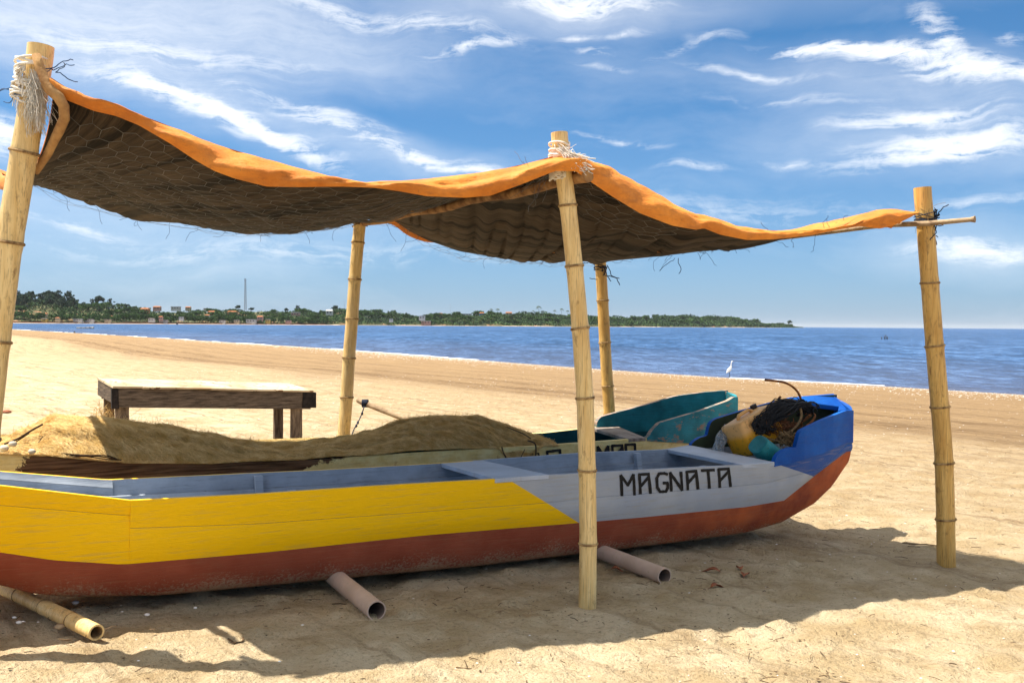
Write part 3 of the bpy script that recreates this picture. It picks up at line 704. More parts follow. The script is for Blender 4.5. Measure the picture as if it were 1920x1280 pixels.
# ------------------------------------------------------------------ boats
def grain_mat(name, build, rough=.55, spec=.3, wear=(.35,.25,.15), wamt=.25, wscale=1.0, gb=.35, cracks=.5, crackcol=(.05,.035,.02), specks=None):
    """painted plank material; UV = (metres along the hull, metres up)"""
    mt, nt, b = newmat(name, rough, spec)
    uv = nn(nt, 'ShaderNodeTexCoord').outputs['UV']; sp = nn(nt, 'ShaderNodeSeparateXYZ'); lk(nt, uv, sp.inputs[0])
    col = build(nt, uv, sp.outputs[0], sp.outputs[1])
    g = noise(nt, mapping(nt, uv, sc=(2.2,38,1)), 1.6, 6, .65); g2 = noise(nt, mapping(nt, uv, sc=(5,90,1)), 1.5, 4, .7)
    ob = noise(nt, mapping(nt, uv, sc=(1,1.6,1)), 2.4*wscale, 7, .68)
    fi = noise(nt, uv, 60, 5, .75)
    col = mix(nt, mathn(nt, 'MULTIPLY', ramp(nt, ob, [(.52,(0,0,0)),(.72,(1,1,1))]), wamt), col, wear)
    col = mix(nt, mathn(nt, 'MULTIPLY', ramp(nt, g, [(.34,(1,1,1)),(.47,(0,0,0))]), .3), col, wear)
    col = mix(nt, mathn(nt, 'MULTIPLY', ramp(nt, g2, [(.30,(1,1,1)),(.37,(0,0,0))]), cracks), col, crackcol)
    col = mix(nt, mathn(nt, 'MULTIPLY', ramp(nt, fi, [(.64,(0,0,0)),(.72,(1,1,1))]), wamt), col, crackcol)
    if specks:
        fs = noise(nt, mapping(nt, uv, sc=(1,1.3,1)), specks[0], 5, .8)
        am = noise(nt, uv, 3, 3); low = specks[3](nt, sp.outputs[0], sp.outputs[1])
        k = mathn(nt, 'ADD', mathn(nt, 'ADD', mathn(nt, 'MULTIPLY', fs, 1.0), mathn(nt, 'MULTIPLY', am, .45)), low)
        col = mix(nt, mathn(nt, 'MULTIPLY', ramp(nt, k, [(specks[1],(0,0,0)),(specks[1]+.16,(1,1,1))]), .85), col, specks[2])
    lk(nt, col, b.inputs['Base Color'])
    bp = nn(nt, 'ShaderNodeBump'); bp.inputs['Strength'].default_value = gb; bp.inputs['Distance'].default_value = .006
    lk(nt, mathn(nt, 'ADD', mathn(nt, 'ADD', g, g2), mathn(nt, 'MULTIPLY', ob, 1.5)), bp.inputs['Height']); lk(nt, bp.outputs[0], b.inputs['Normal'])
    lk(nt, ramp(nt, g, [(0,(rough-.12,)*3),(1,(rough+.2,)*3)]), b.inputs['Roughness'])
    return mt
def step(nt, x, w=.004):            # 0 below zero, 1 above
    return mathn(nt, 'ADD', mathn(nt, 'DIVIDE', x, w), .5, True)

class Hull:
    def __init__(s, N0, yaw, hw, wtab):
        s.d = Vector((math.cos(yaw), math.sin(yaw), 0)); s.n = Vector((-math.sin(yaw), math.cos(yaw), 0))
        s.N0 = Vector((N0[0], N0[1], 0)); s.hw = hw; s.wt = wtab
    def W(s, t): return float(np.interp(t, [a for a, b in s.wt], [b for a, b in s.wt]))
    def P(s, t, o, z=0): p = s.N0+s.d*t+s.n*(s.hw+o); return Vector((p.x, p.y, z))
    def zc(s, t, o, cur):
        p = s.P(t, o, .5); z = .5
        for _ in range(5):
            px, _y = proj((p.x, p.y, z)); py = float(np.interp(px, [c[0] for c in cur], [c[1] for c in cur])); z = at(px, py, p.y).z
        return z
    def t_px(s, o, px, z=.55):
        lo, hi = -7, 8
        for _ in range(50):
            m_ = (lo+hi)/2
            if proj(s.P(m_, o, z))[0] < px: lo = m_
            else: hi = m_
        return (lo+hi)/2
def strip(name, parent, ts, top, bot, inw, rows, mats, th=.03, bow=0.0):
    """a plank: top(t), bot(t) outer points; inw(t) unit inward; closed solid with UV (t, z)"""
    n = len(ts); mb = MB(); O = []; I = []; uv = []
    for t in ts:
        a, b2 = top(t), bot(t); w = inw(t)
        O.append([a.lerp(b2, j/rows)-w*bow*math.sin(PI*j/rows) for j in range(rows+1)]); I.append([p+w*th for p in O[-1]])
    for G in (O, I):
        for i, t in enumerate(ts):
            for p in G[i]: mb.v.append(tuple(p)); uv.append((t, p.z))
    m_ = rows+1; off = n*m_
    for i in range(n-1):
        for j in range(rows):
            a = i*m_+j; mb.f.append((a, a+1, a+m_+1, a+m_)); mb.mi.append(0)
            mb.f.append((a+off, a+m_+off, a+m_+1+off, a+1+off)); mb.mi.append(1)
        for j, rev in ((0, False), (rows, True)):
            a = i*m_+j; mb.f.append((a, a+m_, a+m_+off, a+off)); mb.mi.append(2)
    for i in (0, n-1):
        for j in range(rows):
            a = i*m_+j; mb.f.append((a, a+off, a+1+off, a+1)); mb.mi.append(2)
    mb.uv = uv
    o = mb.build(name, mats, parent, smooth=True, origin=parent.location if parent else None); o.data.set_sharp_from_angle(angle=R(35)); return o
def shell(name, parent, ts, sec, th, mats):
    """open bottom shell: sec(t) -> list of outer points; inner copy offset toward centre"""
    mb = MB(); n = len(ts); O = []; uv = []
    for t in ts:
        pts = sec(t); O.append(pts)
    m_ = len(O[0])
    for i, t in enumerate(ts):
        for p in O[i]: mb.v.append(tuple(p)); uv.append((t, p.z))
    for i, t in enumerate(ts):
        c = sum(O[i], Vector())/m_; c.z = max(p.z for p in O[i])+.3
        for p in O[i]:
            q_ = p+(c-p).normalized()*th; mb.v.append(tuple(q_)); uv.append((t, q_.z))
    off = n*m_
    for i in range(n-1):
        for j in range(m_-1):
            a = i*m_+j; mb.f.append((a, a+1, a+m_+1, a+m_)); mb.mi.append(0)
            mb.f.append((a+off, a+m_+off, a+m_+1+off, a+1+off)); mb.mi.append(1)
        for j in (0, m_-1):
            a = i*m_+j; mb.f.append((a, a+m_, a+m_+off, a+off)); mb.mi.append(0)
    for i in (0, n-1):
        mb.f.append(tuple(i*m_+j for j in range(m_))); mb.mi.append(0)
    mb.uv = uv
    o = mb.build(name, mats, parent, smooth=True, origin=parent.location); o.data.set_sharp_from_angle(angle=R(50)); return o

yaw1 = R(29)
H1 = Hull((-2.10, 4.99), yaw1, .52, [(-2.3,.08),(-2.0,.20),(-1.4,.38),(-.7,.49),(0,.52),(4.2,.52),(4.8,.485),(5.3,.405),(5.8,.27),(6.1,.165),(6.24,.115)])
TN = 6.24
c_top = [(-668,846),(0,910),(245,938),(480,926),(700,911),(940,897),(1030,890),(1250,878),(1440,869),(1479,861),(1540,843),(1588,822)]
c_far = [(-668,838),(0,882),(200,898),(400,889),(600,880),(830,867),(1090,848),(1245,842),(1290,834),(1400,826),(1480,822),(1570,818),(1588,816)]
c_jl = [(-668,900),(0,947),(248,967)]
c_jr = [(248,990),(480,982),(760,962),(1030,942),(1120,932),(1290,919),(1435,906),(1540,878),(1588,832)]
c_red = [(-668,973),(0,1035),(100,1050),(230,1058),(500,1035),(800,1003),(1085,980),(1200,970),(1400,950),(1470,938),(1530,890),(1588,846)]
c_bot = [(-668,1057),(0,1098),(60,1115),(130,1121),(300,1118),(600,1090),(900,1062),(1100,1038),(1300,1014),(1400,1000),(1470,980),(1530,944),(1562,912),(1590,868)]
def sc_(t): return min(1.0, H1.W(t)/.42)
tt = np.concatenate([np.linspace(-2.25, 0, 46), np.linspace(0.02, 4.6, 90), np.linspace(4.64, TN, 70)])
Z = {k: np.array([H1.zc(t, o(t), c) for t in tt]) for k, c, o in
     (('top', c_top, lambda t: -H1.W(t)), ('far', c_far, lambda t: H1.W(t)), ('red', c_red, lambda t: -H1.W(t)+.08*sc_(t)), ('bot', c_bot, lambda t: -H1.W(t)+.22*sc_(t)))}
Z['jl'] = np.array([H1.zc(t, -H1.W(t)+.03, c_jl) for t in tt]); Z['jr'] = np.array([H1.zc(t, -H1.W(t)+.03*sc_(t), c_jr) for t in tt])
def z_(k, t): return float(np.interp(t, tt, Z[k]))
def zj(t): return max(z_('jl' if t < 0 else 'jr', t), z_('red', t)+.015)
def zjr(t): return max(z_('jr', t), z_('red', t)+.015)
boat = empty('fishing_boat', tuple(H1.P(2.2, 0, float(gz(0, 6.5)))), 'long wooden boat painted yellow, grey, blue and red with black lettering', 'boat')
# --- paints
def near_tz(px, py, off=.05):
    o = -.52+off; d = ray(px, py); A = H1.P(0, o); B = H1.P(1, o); p = raypl(px, py, (A.x, A.y), (B.x, B.y))
    return (p-H1.N0).dot(H1.d), p.z, p
y1 = near_tz(951, 897, 0); y2 = near_tz(1086, 980, .08); b1 = near_tz(1454, 868, .02); b2 = near_tz(1535, 886, .06)
YEL, GRY, BLU, REDC = (.98,.58,.003), (.38,.42,.49), (.003,.078,.34), (.27,.065,.035)
def paint_side(nt, uv, t, z):
    d = mathn(nt, 'SUBTRACT', mathn(nt, 'SUBTRACT', t, y1[0]), mathn(nt, 'MULTIPLY', mathn(nt, 'SUBTRACT', y1[1], z), (y2[0]-y1[0])/(y1[1]-y2[1])))
    c = mix(nt, step(nt, d), YEL, mix(nt, ramp(nt, noise(nt, uv, 2.2, 4), [(.4,(0,0,0)),(.6,(1,1,1))]), GRY, (.45,.48,.52)))
    wob = mathn(nt, 'MULTIPLY', mathn(nt, 'SUBTRACT', noise(nt, uv, 14, 3), .5), .02)
    k = (b2[0]-b1[0])/max(.02, (b1[1]-b2[1]))
    db = mathn(nt, 'ADD', wob, mathn(nt, 'SUBTRACT', mathn(nt, 'SUBTRACT', t, b1[0]), mathn(nt, 'MULTIPLY', mathn(nt, 'SUBTRACT', b1[1], z), min(k, 3.5))))
    return mix(nt, step(nt, db), c, BLU)
ZB0 = z_('bot', 0.); ZBS = (z_('bot', 4.)-ZB0)/4
M_side = grain_mat('painted_planks', paint_side, rough=.5, spec=.15, wear=(.40,.31,.14), wamt=.06, cracks=.35, gb=.4, crackcol=(.25,.17,.05))
M_grey = grain_mat('grey_paint_inside', lambda nt, uv, t, z: mix(nt, ramp(nt, noise(nt, uv, 2, 5), [(.35,(0,0,0)),(.65,(1,1,1))]), (.27,.31,.37), (.46,.51,.58)), rough=.6, wear=(.10,.10,.10), wamt=.35, cracks=.6, crackcol=(.03,.03,.035))
M_red = grain_mat('red_bottom_paint', lambda nt, uv, t, z: mix(nt, ramp(nt, noise(nt, uv, 4, 5), [(.35,(0,0,0)),(.65,(1,1,1))]), REDC, mix(nt, step(nt, mathn(nt, 'SUBTRACT', t, 3.9), 1.2), (.34,.09,.05), (.50,.125,.045))), rough=.8, spec=.08, wear=(.34,.16,.09), wamt=.3, cracks=.25,
     specks=(48, .80, (.42,.30,.20), lambda nt, t, z: mathn(nt, 'MULTIPLY', mathn(nt, 'SUBTRACT', .12, mathn(nt, 'SUBTRACT', z, mathn(nt, 'ADD', mathn(nt, 'MULTIPLY', t, ZBS), ZB0))), 1.6)))
M_blue = grain_mat('blue_paint', lambda nt, uv, t, z: mix(nt, ramp(nt, noise(nt, uv, 3, 5), [(.35,(0,0,0)),(.65,(1,1,1))]), (.002,.066,.33), (.004,.115,.47)), rough=.5, spec=.12, wear=(.02,.05,.16), wamt=.3, gb=.6)
M_olive = grain_mat('dark_inside', lambda nt, uv, t, z: mix(nt, ramp(nt, noise(nt, uv, 4, 5), [(.35,(0,0,0)),(.65,(1,1,1))]), (.022,.03,.02), (.05,.065,.028)), rough=.8, wear=(.03,.02,.015), wamt=.4)
M_yrim = grain_mat('yellow_rim', lambda nt, uv, t, z: mix(nt, step(nt, mathn(nt, 'SUBTRACT', t, y1[0]+.25), .02), YEL, (.36,.40,.47)), rough=.45, wamt=.1)
inN = lambda t: H1.n; inF = lambda t: -H1.n
def topN(t): return H1.P(t, -H1.W(t), z_('top', t))
def jN(t, dz=0): return H1.P(t, -H1.W(t)+.03*sc_(t), zj(t)+dz)
def redN(t, dz=0): return H1.P(t, -H1.W(t)+.08*sc_(t), z_('red', t)+dz)
def topF(t): return H1.P(t, H1.W(t), z_('far', t))
def jF(t, dz=0): return H1.P(t, H1.W(t)-.03*sc_(t), min(zj(t), z_('far', t)-.04)+dz)
def redF(t, dz=0): return H1.P(t, H1.W(t)-.08*sc_(t), min(z_('red', t), z_('far', t)-.08)+dz)
tl = np.linspace(-2.25, -.0003, 40); tr = np.linspace(.0003, TN, 130)
for ts in (tl, tr):
    strip('upper_plank', boat, ts, topN, lambda t: jN(t, .0018), inN, 4, [M_side, M_grey, M_yrim], .032, .003)
    strip('upper_plank', boat, ts, topF, lambda t: jF(t, .0018), inF, 4, [M_side, M_grey, M_yrim], .032, .003)

tlr = np.concatenate([tl, tr])
strip('lower_plank', boat, tlr, jN, lambda t: redN(t, .001), inN, 6, [M_side, M_grey, M_grey], .030, .010)
strip('lower_plank', boat, tlr, jF, lambda t: redF(t, .001), inF, 6, [M_side, M_grey, M_grey], .030, .010)
def sec1(t):
    W_ = H1.W(t); k = sc_(t); zr = z_('red', t); zb = z_('bot', t); zf = redF(t).z; out = []
    prof = [(.08,1),(.095,.82),(.115,.62),(.14,.42),(.17,.24),(.205,.10),(.25,.0),(.33,-.03)]
    for o_, f_ in prof: out.append(H1.P(t, -W_+o_*k, zb+(zr-zb)*f_))
    for o_, f_ in prof[::-1]: out.append(H1.P(t, W_-o_*k, zb+(zf-zb)*f_))
    return out
shell('bottom_hull', boat, np.concatenate([tl, tr]), sec1, .03, [M_red, M_grey])
# inner ledges, joint strip, ribs
def ledge(s, t0, t1, name='inner_rail'):
    ts = np.linspace(t0, t1, 60)
    f = (lambda t: H1.P(t, s*(H1.W(t)-.062), z_('far' if s > 0 else 'top', t)-.10)); g = (lambda t: f(t)+Vector((0,0,-.055)))
    strip(name, boat, ts, f, g, (inF if s > 0 else inN), 1, [M_grey, M_grey, M_grey], .03)
ledge(1, -1.9, 4.5); ledge(-1, -1.9, 4.5)
for t in (-1.2, .9, 4.15, 5.2):
    mb = MB()
    for s in (-1, 1):
        zt = (z_('top', t) if s < 0 else z_('far', t))-.01; zb = z_('red', t)+.02; oo = H1.W(t)-.068
        p = [H1.P(t+dt, s*(oo-dk-(.055 if zz == zb else 0)), zz) for zz in (zb, zt) for dt, dk in ((0,0),(.05,0),(.05,.045),(0,.045))]
        mb2 = MB(); mb2.uv = [(t, a.z) for a in p]; mb2.hexa(p); mb2.build('rib', M_grey if t < 4.8 else M_olive, boat, smooth=False, origin=boat.location)
# thwarts
def thwart(tn0, tn1, tf0, tf1, dzn, dzf, mat, name='thwart', hull=H1, zn=None, zf=None, par=None, th=.032):
    mb = MB(); zn = zn or (lambda t: z_('top', t)); zf = zf or (lambda t: z_('far', t)); par = par or boat
    q = [(tn0, -1), (tn1, -1), (tf1, 1), (tf0, 1)]; p = []
    for lv in (-th, 0):
        for t, s in q:
            o_ = (-hull.W(t)-.002) if s < 0 else hull.W(t)-.03
            p.append(hull.P(t, o_, (zn(t)+dzn if s < 0 else zf(t)+dzf)+lv))
    mb.uv = [((a-hull.N0).dot(hull.n)*1.0, (a-hull.N0).dot(hull.d)*.8) for a in p]; mb.hexa(p)
    o = mb.build(name, mat, par, smooth=False, origin=par.location); md = o.modifiers.new('b', 'BEVEL'); md.width = .004; md.segments = 2
M_thw = grain_mat('grey_seat_paint', lambda nt, uv, t, z: mix(nt, ramp(nt, noise(nt, uv, 3, 5), [(.35,(0,0,0)),(.65,(1,1,1))]), (.40,.45,.52), (.52,.57,.66)), rough=.45, spec=.4, wamt=.12, cracks=.25)
ta, tb = H1.t_px(-.52, 928, .57), H1.t_px(-.52, 1029, .57); thwart(ta, tb, H1.t_px(.5, 826, .57), H1.t_px(.5, 905, .57), .004, .0, M_thw)
ta2, tb2 = H1.t_px(-H1.W(4.5), 1392, .5), H1.t_px(-H1.W(4.9), 1452, .5); thwart(ta2, tb2, H1.t_px(H1.W(4.5), 1247, .5), H1.t_px(H1.W(4.6), 1291, .5), .004, .0, M_thw)
# bow bulwarks and stem
c_bn = [(1440,867),(1452,866),(1455,857),(1460,850),(1470,843),(1482,839),(1492,838),(1495,826),(1498,813),(1502,807),(1507,804),(1540,788),(1577,773),(1588,769)]
c_bf = [(1286,836),(1291,832),(1298,825),(1308,819),(1321,816),(1323,806),(1326,794),(1331,788),(1338,784),(1390,768),(1446,753),(1480,745),(1563,739),(1580,745)]
tb0 = H1.t_px(-H1.W(4.9), 1452, .52); tsn = np.linspace(tb0, TN, 90)
strip('bow_bulwark', boat, tsn, lambda t: H1.P(t, -H1.W(t)-.0025, max(H1.zc(t, -H1.W(t), c_bn), z_('top', t)+.004)), lambda t: H1.P(t, -H1.W(t)-.0025, z_('top', t)-.035), inN, 6, [M_blue, M_olive, M_blue], .04, 0)
tf0 = H1.t_px(H1.W(4.7), 1291, .52); tsf = np.linspace(tf0, TN, 90)
strip('bow_bulwark', boat, tsf, lambda t: H1.P(t, H1.W(t)+.0025, max(H1.zc(t, H1.W(t), c_bf), z_('far', t)+.004)), lambda t: H1.P(t, H1.W(t)+.0025, z_('far', t)-.035), inF, 6, [M_blue, M_olive, M_blue], .04, 0)
# stem: solid nose closing the two sides, blue above and red below
def stem_paint(nt, uv, t, z): return mix(nt, step(nt, mathn(nt, 'SUBTRACT', z, z_('red', TN)+.0)), (.33,.08,.035), (.004,.085,.38))
M_stem = grain_mat('stem_paint', stem_paint, rough=.5, wamt=.15)
mb = MB(); uv = []; rows = []
zt_n, zt_f = H1.zc(TN, -H1.W(TN), c_bn), H1.zc(TN, H1.W(TN), c_bf); zb_ = z_('bot', TN)+.05; zr_ = z_('red', TN)
NRM = 9
for k in range(15):
    f_ = k/14; row = []
    W_ = H1.W(TN)+.006
    zz = lambda s: (zt_n*(1-s)+zt_f*s)*(1-f_)+zb_*f_
    dt = .045 - .16*max(0, f_-.5)
    for j in range(NRM):
        a = -PI/2+PI*j/(NRM-1); row.append(H1.P(TN-.03+dt*math.cos(a)*1.0, W_*math.sin(a)*(1-.25*f_), zz(j/(NRM-1))))
    rows.append(row); mb.v += [tuple(p) for p in row]; uv += [(TN, p.z) for p in row]
for k in range(14):
    for j in range(NRM-1): a = k*NRM+j; mb.f.append((a, a+NRM, a+NRM+1, a+1)); mb.mi.append(0)
    mb.f.append((k*NRM, k*NRM+NRM-1, (k+1)*NRM+NRM-1, (k+1)*NRM)); mb.mi.append(0)
mb.f.append(tuple(range(NRM))); mb.f.append(tuple(14*NRM+j for j in range(NRM))); mb.mi += [0, 0]; mb.uv = uv
o = mb.build('stem_post', M_stem, boat, origin=boat.location); o.data.set_sharp_from_angle(angle=R(50))
# breasthook board at the tip of the bow
p = []
ob = [(1479,745),(1563,738),(1588,768),(1571,771),(1573,762),(1503,753)]
pY = [H1.P(5.55, H1.W(5.55)).y+.0, H1.P(TN, .13).y, H1.P(TN, -.1).y, H1.P(6.0, -.12).y, H1.P(5.98, .08).y, H1.P(5.6, H1.W(5.6)-.06).y]
tp = [at(x, y, Y)+Vector((0,0,.004)) for (x, y), Y in zip(ob, pY)]; bt = [q-Vector((0,0,.045)) for q in tp]
mb = MB(); mb.add(tp+bt, [(0,5,4,3,2,1),(6,7,8,9,10,11)]+[(i, (i+1)%6, (i+1)%6+6, i+6) for i in range(6)]); mb.uv = [((q-H1.N0).dot(H1.d), (q-H1.N0).dot(H1.n)) for q in tp+bt]
o = mb.build('breasthook', M_blue, boat, smooth=False, origin=boat.location); md = o.modifiers.new('b', 'BEVEL'); md.width = .006; md.segments = 2
# --- lettering painted on the bow plank
def hullp(px, py, out=.0035):
    off = .02
    for _ in range(6):
        t, z, p = near_tz(px, py, off+(.52-H1.W(t) if _ else 0)); off = max(0, .03*(z_('top', t)-z)/max(.01, z_('top', t)-zjr(t)))
    fr = (z_('top', t)-z)/max(.01, z_('top', t)-zjr(t))
    return p-H1.n*(out+.003*math.sin(PI*min(1, max(0, fr))))
def stroke(mb, fn, a, b2, w, hw_=None):
    a = Vector(a); b2 = Vector(b2); d = (b2-a).normalized(); n = Vector((-d.y, d.x))*w/2; a = a-d*w*.28; b2 = b2+d*w*.28; N = 6; vs = []
    for i in range(N+1):
        c = a.lerp(b2, i/N); j = random.uniform(.88, 1.1)
        for q in (c+n*j, c-n*j): vs.append(fn(q.x, q.y))
    for i in range(N): pass
    bb = mb.add(vs, [(2*i, 2*i+1, 2*i+3, 2*i+2) for i in range(N)])
L1 = {'M': [((0,1),(0,0)),((0,0),(.5,.5)),((.5,.5),(1,0)),((1,0),(1,1))], 'A': [((0,1),(0,0)),((0,0),(.95,0)),((.9,0),(1,1)),((.06,.62),(.88,.16))],
      'G': [((1,.06),(.75,0)),((.75,0),(.25,0)),((.25,0),(.0,.25)),((0,.25),(0,.75)),((0,.75),(.25,1)),((.25,1),(.8,1)),((.8,1),(.98,.8)),((.98,.8),(.98,.55)),((.98,.53),(.6,.53))],
      'N': [((0,1),(0,0)),((0,0),(1,1)),((1,1),(1,0))], 'T': [((-.05,0),(1.05,0)),((.5,0),(.55,1))], 'O': [((0,0),(1,0)),((1,0),(1,1)),((1,1),(0,1)),((0,1),(0,0))],
      'R': [((0,1),(0,0)),((0,0),(1,0)),((1,0),(1,.4)),((1,.4),(.1,.5)),((.3,.5),(1,1))]}
M_ink = simple('black_paint', (.006,.006,.008), (.025,.024,.022), 40, rough=.6, bump=0)
M_ink2 = M_ink
def write(name, word, boxes, fn, parent, w):
    w = w*1.2
    for ch, (x0, yt0, x1, yt1, h) in zip(word, boxes):
        mb = MB()
        def T(p): return (x0+(x1-x0)*p[0]+p[1]*2.2, (yt0+(yt1-yt0)*p[0])+h*p[1])
        for a, b2 in L1[ch]: stroke(mb, fn, T(a), T(b2), w)
        o = mb.build(name, M_ink, parent, smooth=False, origin=parent.location)
MB_ = [(1163.5,891,1187,889.5,37),(1198,889,1217,888,35.5),(1230,887.5,1250,886.5,34),(1256,886,1276,885,33),(1287,884,1306,882.5,33),(1316,881.5,1337,880.5,33),(1347,879.5,1367,878,33)]
# clip to the plank: compute on a common surface
write('letter', 'MAGNATA', MB_, hullp, boat, 4.6)

# ------------------------------------------------------------------ second boat
yaw2 = R(29)
H2 = Hull((.61, 8.30), yaw2, .45, [(-6.6,.10),(-6,.25),(-5,.42),(-4,.45),(.4,.45),(1.0,.41),(1.6,.30),(2.0,.19),(2.27,.10)]); T2N = 2.27
d_top = [(-500,815),(0,849),(60,854),(200,863),(400,869),(600,861),(700,853),(830,845),(1000,836),(1085,830),(1210,821),(1375,800)]
d_far = [(-500,790),(0,822),(300,832),(440,833),(567,828),(640,826),(850,818),(1013,811),(1085,803),(1114,799),(1250,796),(1375,789)]
t2 = np.concatenate([np.linspace(-6.5, .2, 90), np.linspace(.25, T2N, 60)])
Z2 = {'top': np.array([H2.zc(t, -H2.W(t), d_top) for t in t2]), 'far': np.array([H2.zc(t, H2.W(t), d_far) for t in t2])}
def z2(k, t): return float(np.interp(t, t2, Z2[k]))
boat2 = empty('fishing_boat', tuple(H2.P(-1, 0, float(gz(0, 8)))), 'weathered cream wooden boat with a flaking teal bow, lying under the net', 'boat')
tA = H2.t_px(-.45, 590, .6); tB = H2.t_px(-.45, 45, .6); tT = H2.t_px(-.45, 1218, .55)
def cream(nt, uv, t, z):
    n1 = noise(nt, uv, 5, 7, .72); n2 = noise(nt, uv, 1.6, 6, .7); n3 = noise(nt, uv, 9, 6, .7)
    c = mix(nt, ramp(nt, n3, [(.35,(0,0,0)),(.65,(1,1,1))]), (.80,.60,.22), (.92,.78,.38))
    rust = ramp(nt, n1, [(.60,(0,0,0)),(.66,(1,1,1))]); c = mix(nt, mathn(nt, 'MULTIPLY', rust, .65), c, (.36,.13,.05))
    wood = mix(nt, ramp(nt, noise(nt, mapping(nt, uv, sc=(1.5,26,1)), 2, 5), [(.35,(0,0,0)),(.65,(1,1,1))]), (.055,.028,.014), (.20,.115,.065))
    w1 = mathn(nt, 'ADD', mathn(nt, 'MULTIPLY', mathn(nt, 'SUBTRACT', tA, t), 1.6), mathn(nt, 'MULTIPLY', mathn(nt, 'SUBTRACT', n2, .5), 3.0))
    w1 = mathn(nt, 'ADD', w1, mathn(nt, 'MULTIPLY', mathn(nt, 'SUBTRACT', z, .50), 5))
    w2 = mathn(nt, 'ADD', mathn(nt, 'MULTIPLY', mathn(nt, 'SUBTRACT', t, tB), 6), mathn(nt, 'MULTIPLY', mathn(nt, 'SUBTRACT', n3, .5), 4.5))
    return mix(nt, mathn(nt, 'MULTIPLY', step(nt, w1, .1), step(nt, w2, .1)), c, wood)
M_cream = grain_mat('flaking_cream_paint', cream, rough=.8, spec=.1, wear=(.30,.19,.09), wamt=.2, cracks=.35, gb=.5)
def tealf(dark, amt):
    def f(nt, uv, t, z):
        n1 = noise(nt, mapping(nt, uv, sc=(1,2.5,1)), 4.5, 8, .75)
        c = mix(nt, ramp(nt, noise(nt, uv, 3, 6), [(.35,(0,0,0)),(.65,(1,1,1))]), (.006*dark,.105*dark,.125*dark), (.02*dark,.22*dark,.26*dark))
        return mix(nt, ramp(nt, n1, [(amt,(0,0,0)),(amt+.04,(1,1,1))]), c, (.27,.19,.14))
    return f
M_teal = grain_mat('flaking_teal_paint', tealf(1.25, .56), rough=.7, wear=(.02,.04,.04), wamt=.35, gb=.7)
M_teali = grain_mat('teal_inside', tealf(1.0, .66), rough=.8, wear=(.01,.03,.03), wamt=.5, gb=.7)
M_rim = grain_mat('bare_rim_wood', lambda nt, uv, t, z: mix(nt, ramp(nt, noise(nt, uv, 7, 7, .75), [(.42,(0,0,0)),(.52,(1,1,1))]), (.06,.12,.13), (.36,.25,.19)), rough=.85, wamt=.4)
M_dkin = grain_mat('dark_teal_inside', tealf(.5, .66), rough=.85, wear=(.02,.015,.01), wamt=.5)
M_woodrim = grain_mat('weathered_rim', cream, rough=.85, wear=(.12,.08,.05), wamt=.5)
i2n = lambda t: H2.n; i2f = lambda t: -H2.n
ts = np.linspace(-6.5, T2N, 150)
def hb(t): return .42-.22*max(0, (t-.6)/1.7)**1.5
def flo(t): return min(.06, H2.W(t)*.3)
strip('side_plank', boat2, ts, lambda t: H2.P(t, -H2.W(t), z2('top', t)), lambda t: H2.P(t, -H2.W(t)+flo(t), z2('top', t)-hb(t)), i2n, 8, [M_cream, M_dkin, M_woodrim], .04, .012)
strip('side_plank', boat2, ts, lambda t: H2.P(t, H2.W(t), z2('far', t)), lambda t: H2.P(t, H2.W(t)-flo(t), z2('far', t)-hb(t)-.04), i2f, 8, [M_cream, M_dkin, M_woodrim], .04, .012)
def sec2(t):
    W_ = H2.W(t); k = min(1, W_/.4); za = z2('top', t)-hb(t)+.002; zf = z2('far', t)-hb(t)-.04+.002
    zb = max(za-.16, float(gz(*H2.P(t, 0).xy))+.07); out = []
    pr = [(flo(t),1),(.10*k,.6),(.16*k,.2),(.24*k,0)]
    for o_, f_ in pr: out.append(H2.P(t, -W_+o_, zb+(za-zb)*f_))
    for o_, f_ in pr[::-1]: out.append(H2.P(t, W_-o_, zb+(zf-zb)*f_))
    return out
shell('bottom_hull', boat2, ts, sec2, .03, [M_cream, M_dkin])
d_bn = [(1212,821),(1217,817),(1221,809),(1226,803),(1237,792),(1275,781),(1310,771),(1365,751),(1376,744)]
d_bf = [(1108,803),(1113,796),(1116,787),(1123,780),(1160,770),(1210,757),(1260,742),(1310,735),(1360,731),(1372,735)]
tn0 = H2.t_px(-.45, 1216, .55); tf0 = H2.t_px(.45, 1112, .5)
strip('bow_bulwark', boat2, np.linspace(tn0, T2N, 60), lambda t: H2.P(t, -H2.W(t)-.004, max(H2.zc(t, -H2.W(t), d_bn), z2('top', t)+.004)), lambda t: H2.P(t, -H2.W(t)-.004, z2('top', t)-.03-.09*min(1,(t-tn0)*1.5)), i2n, 6, [M_teal, M_teali, M_rim], .05, 0)
strip('bow_bulwark', boat2, np.linspace(tf0, T2N, 60), lambda t: H2.P(t, H2.W(t)+.004, max(H2.zc(t, H2.W(t), d_bf), z2('far', t)+.004)), lambda t: H2.P(t, H2.W(t)+.004, z2('far', t)-.06), i2f, 6, [M_teal, M_teali, M_rim], .05, 0)
mb = MB(); uv = []
ztn, ztf = H2.zc(T2N, -H2.W(T2N), d_bn), H2.zc(T2N, H2.W(T2N), d_bf); zb_ = z2('top', T2N)-hb(T2N)
for k in range(12):
    f_ = k/11
    for j in range(NRM):
        a = -PI/2+PI*j/(NRM-1); s_ = j/(NRM-1); p = H2.P(T2N-.03+(.05-.12*max(0, f_-.5))*math.cos(a), (H2.W(T2N)+.006)*math.sin(a), (ztn*(1-s_)+ztf*s_)*(1-f_)+zb_*f_)
        mb.v.append(tuple(p)); uv.append((T2N+j*.05, p.z))
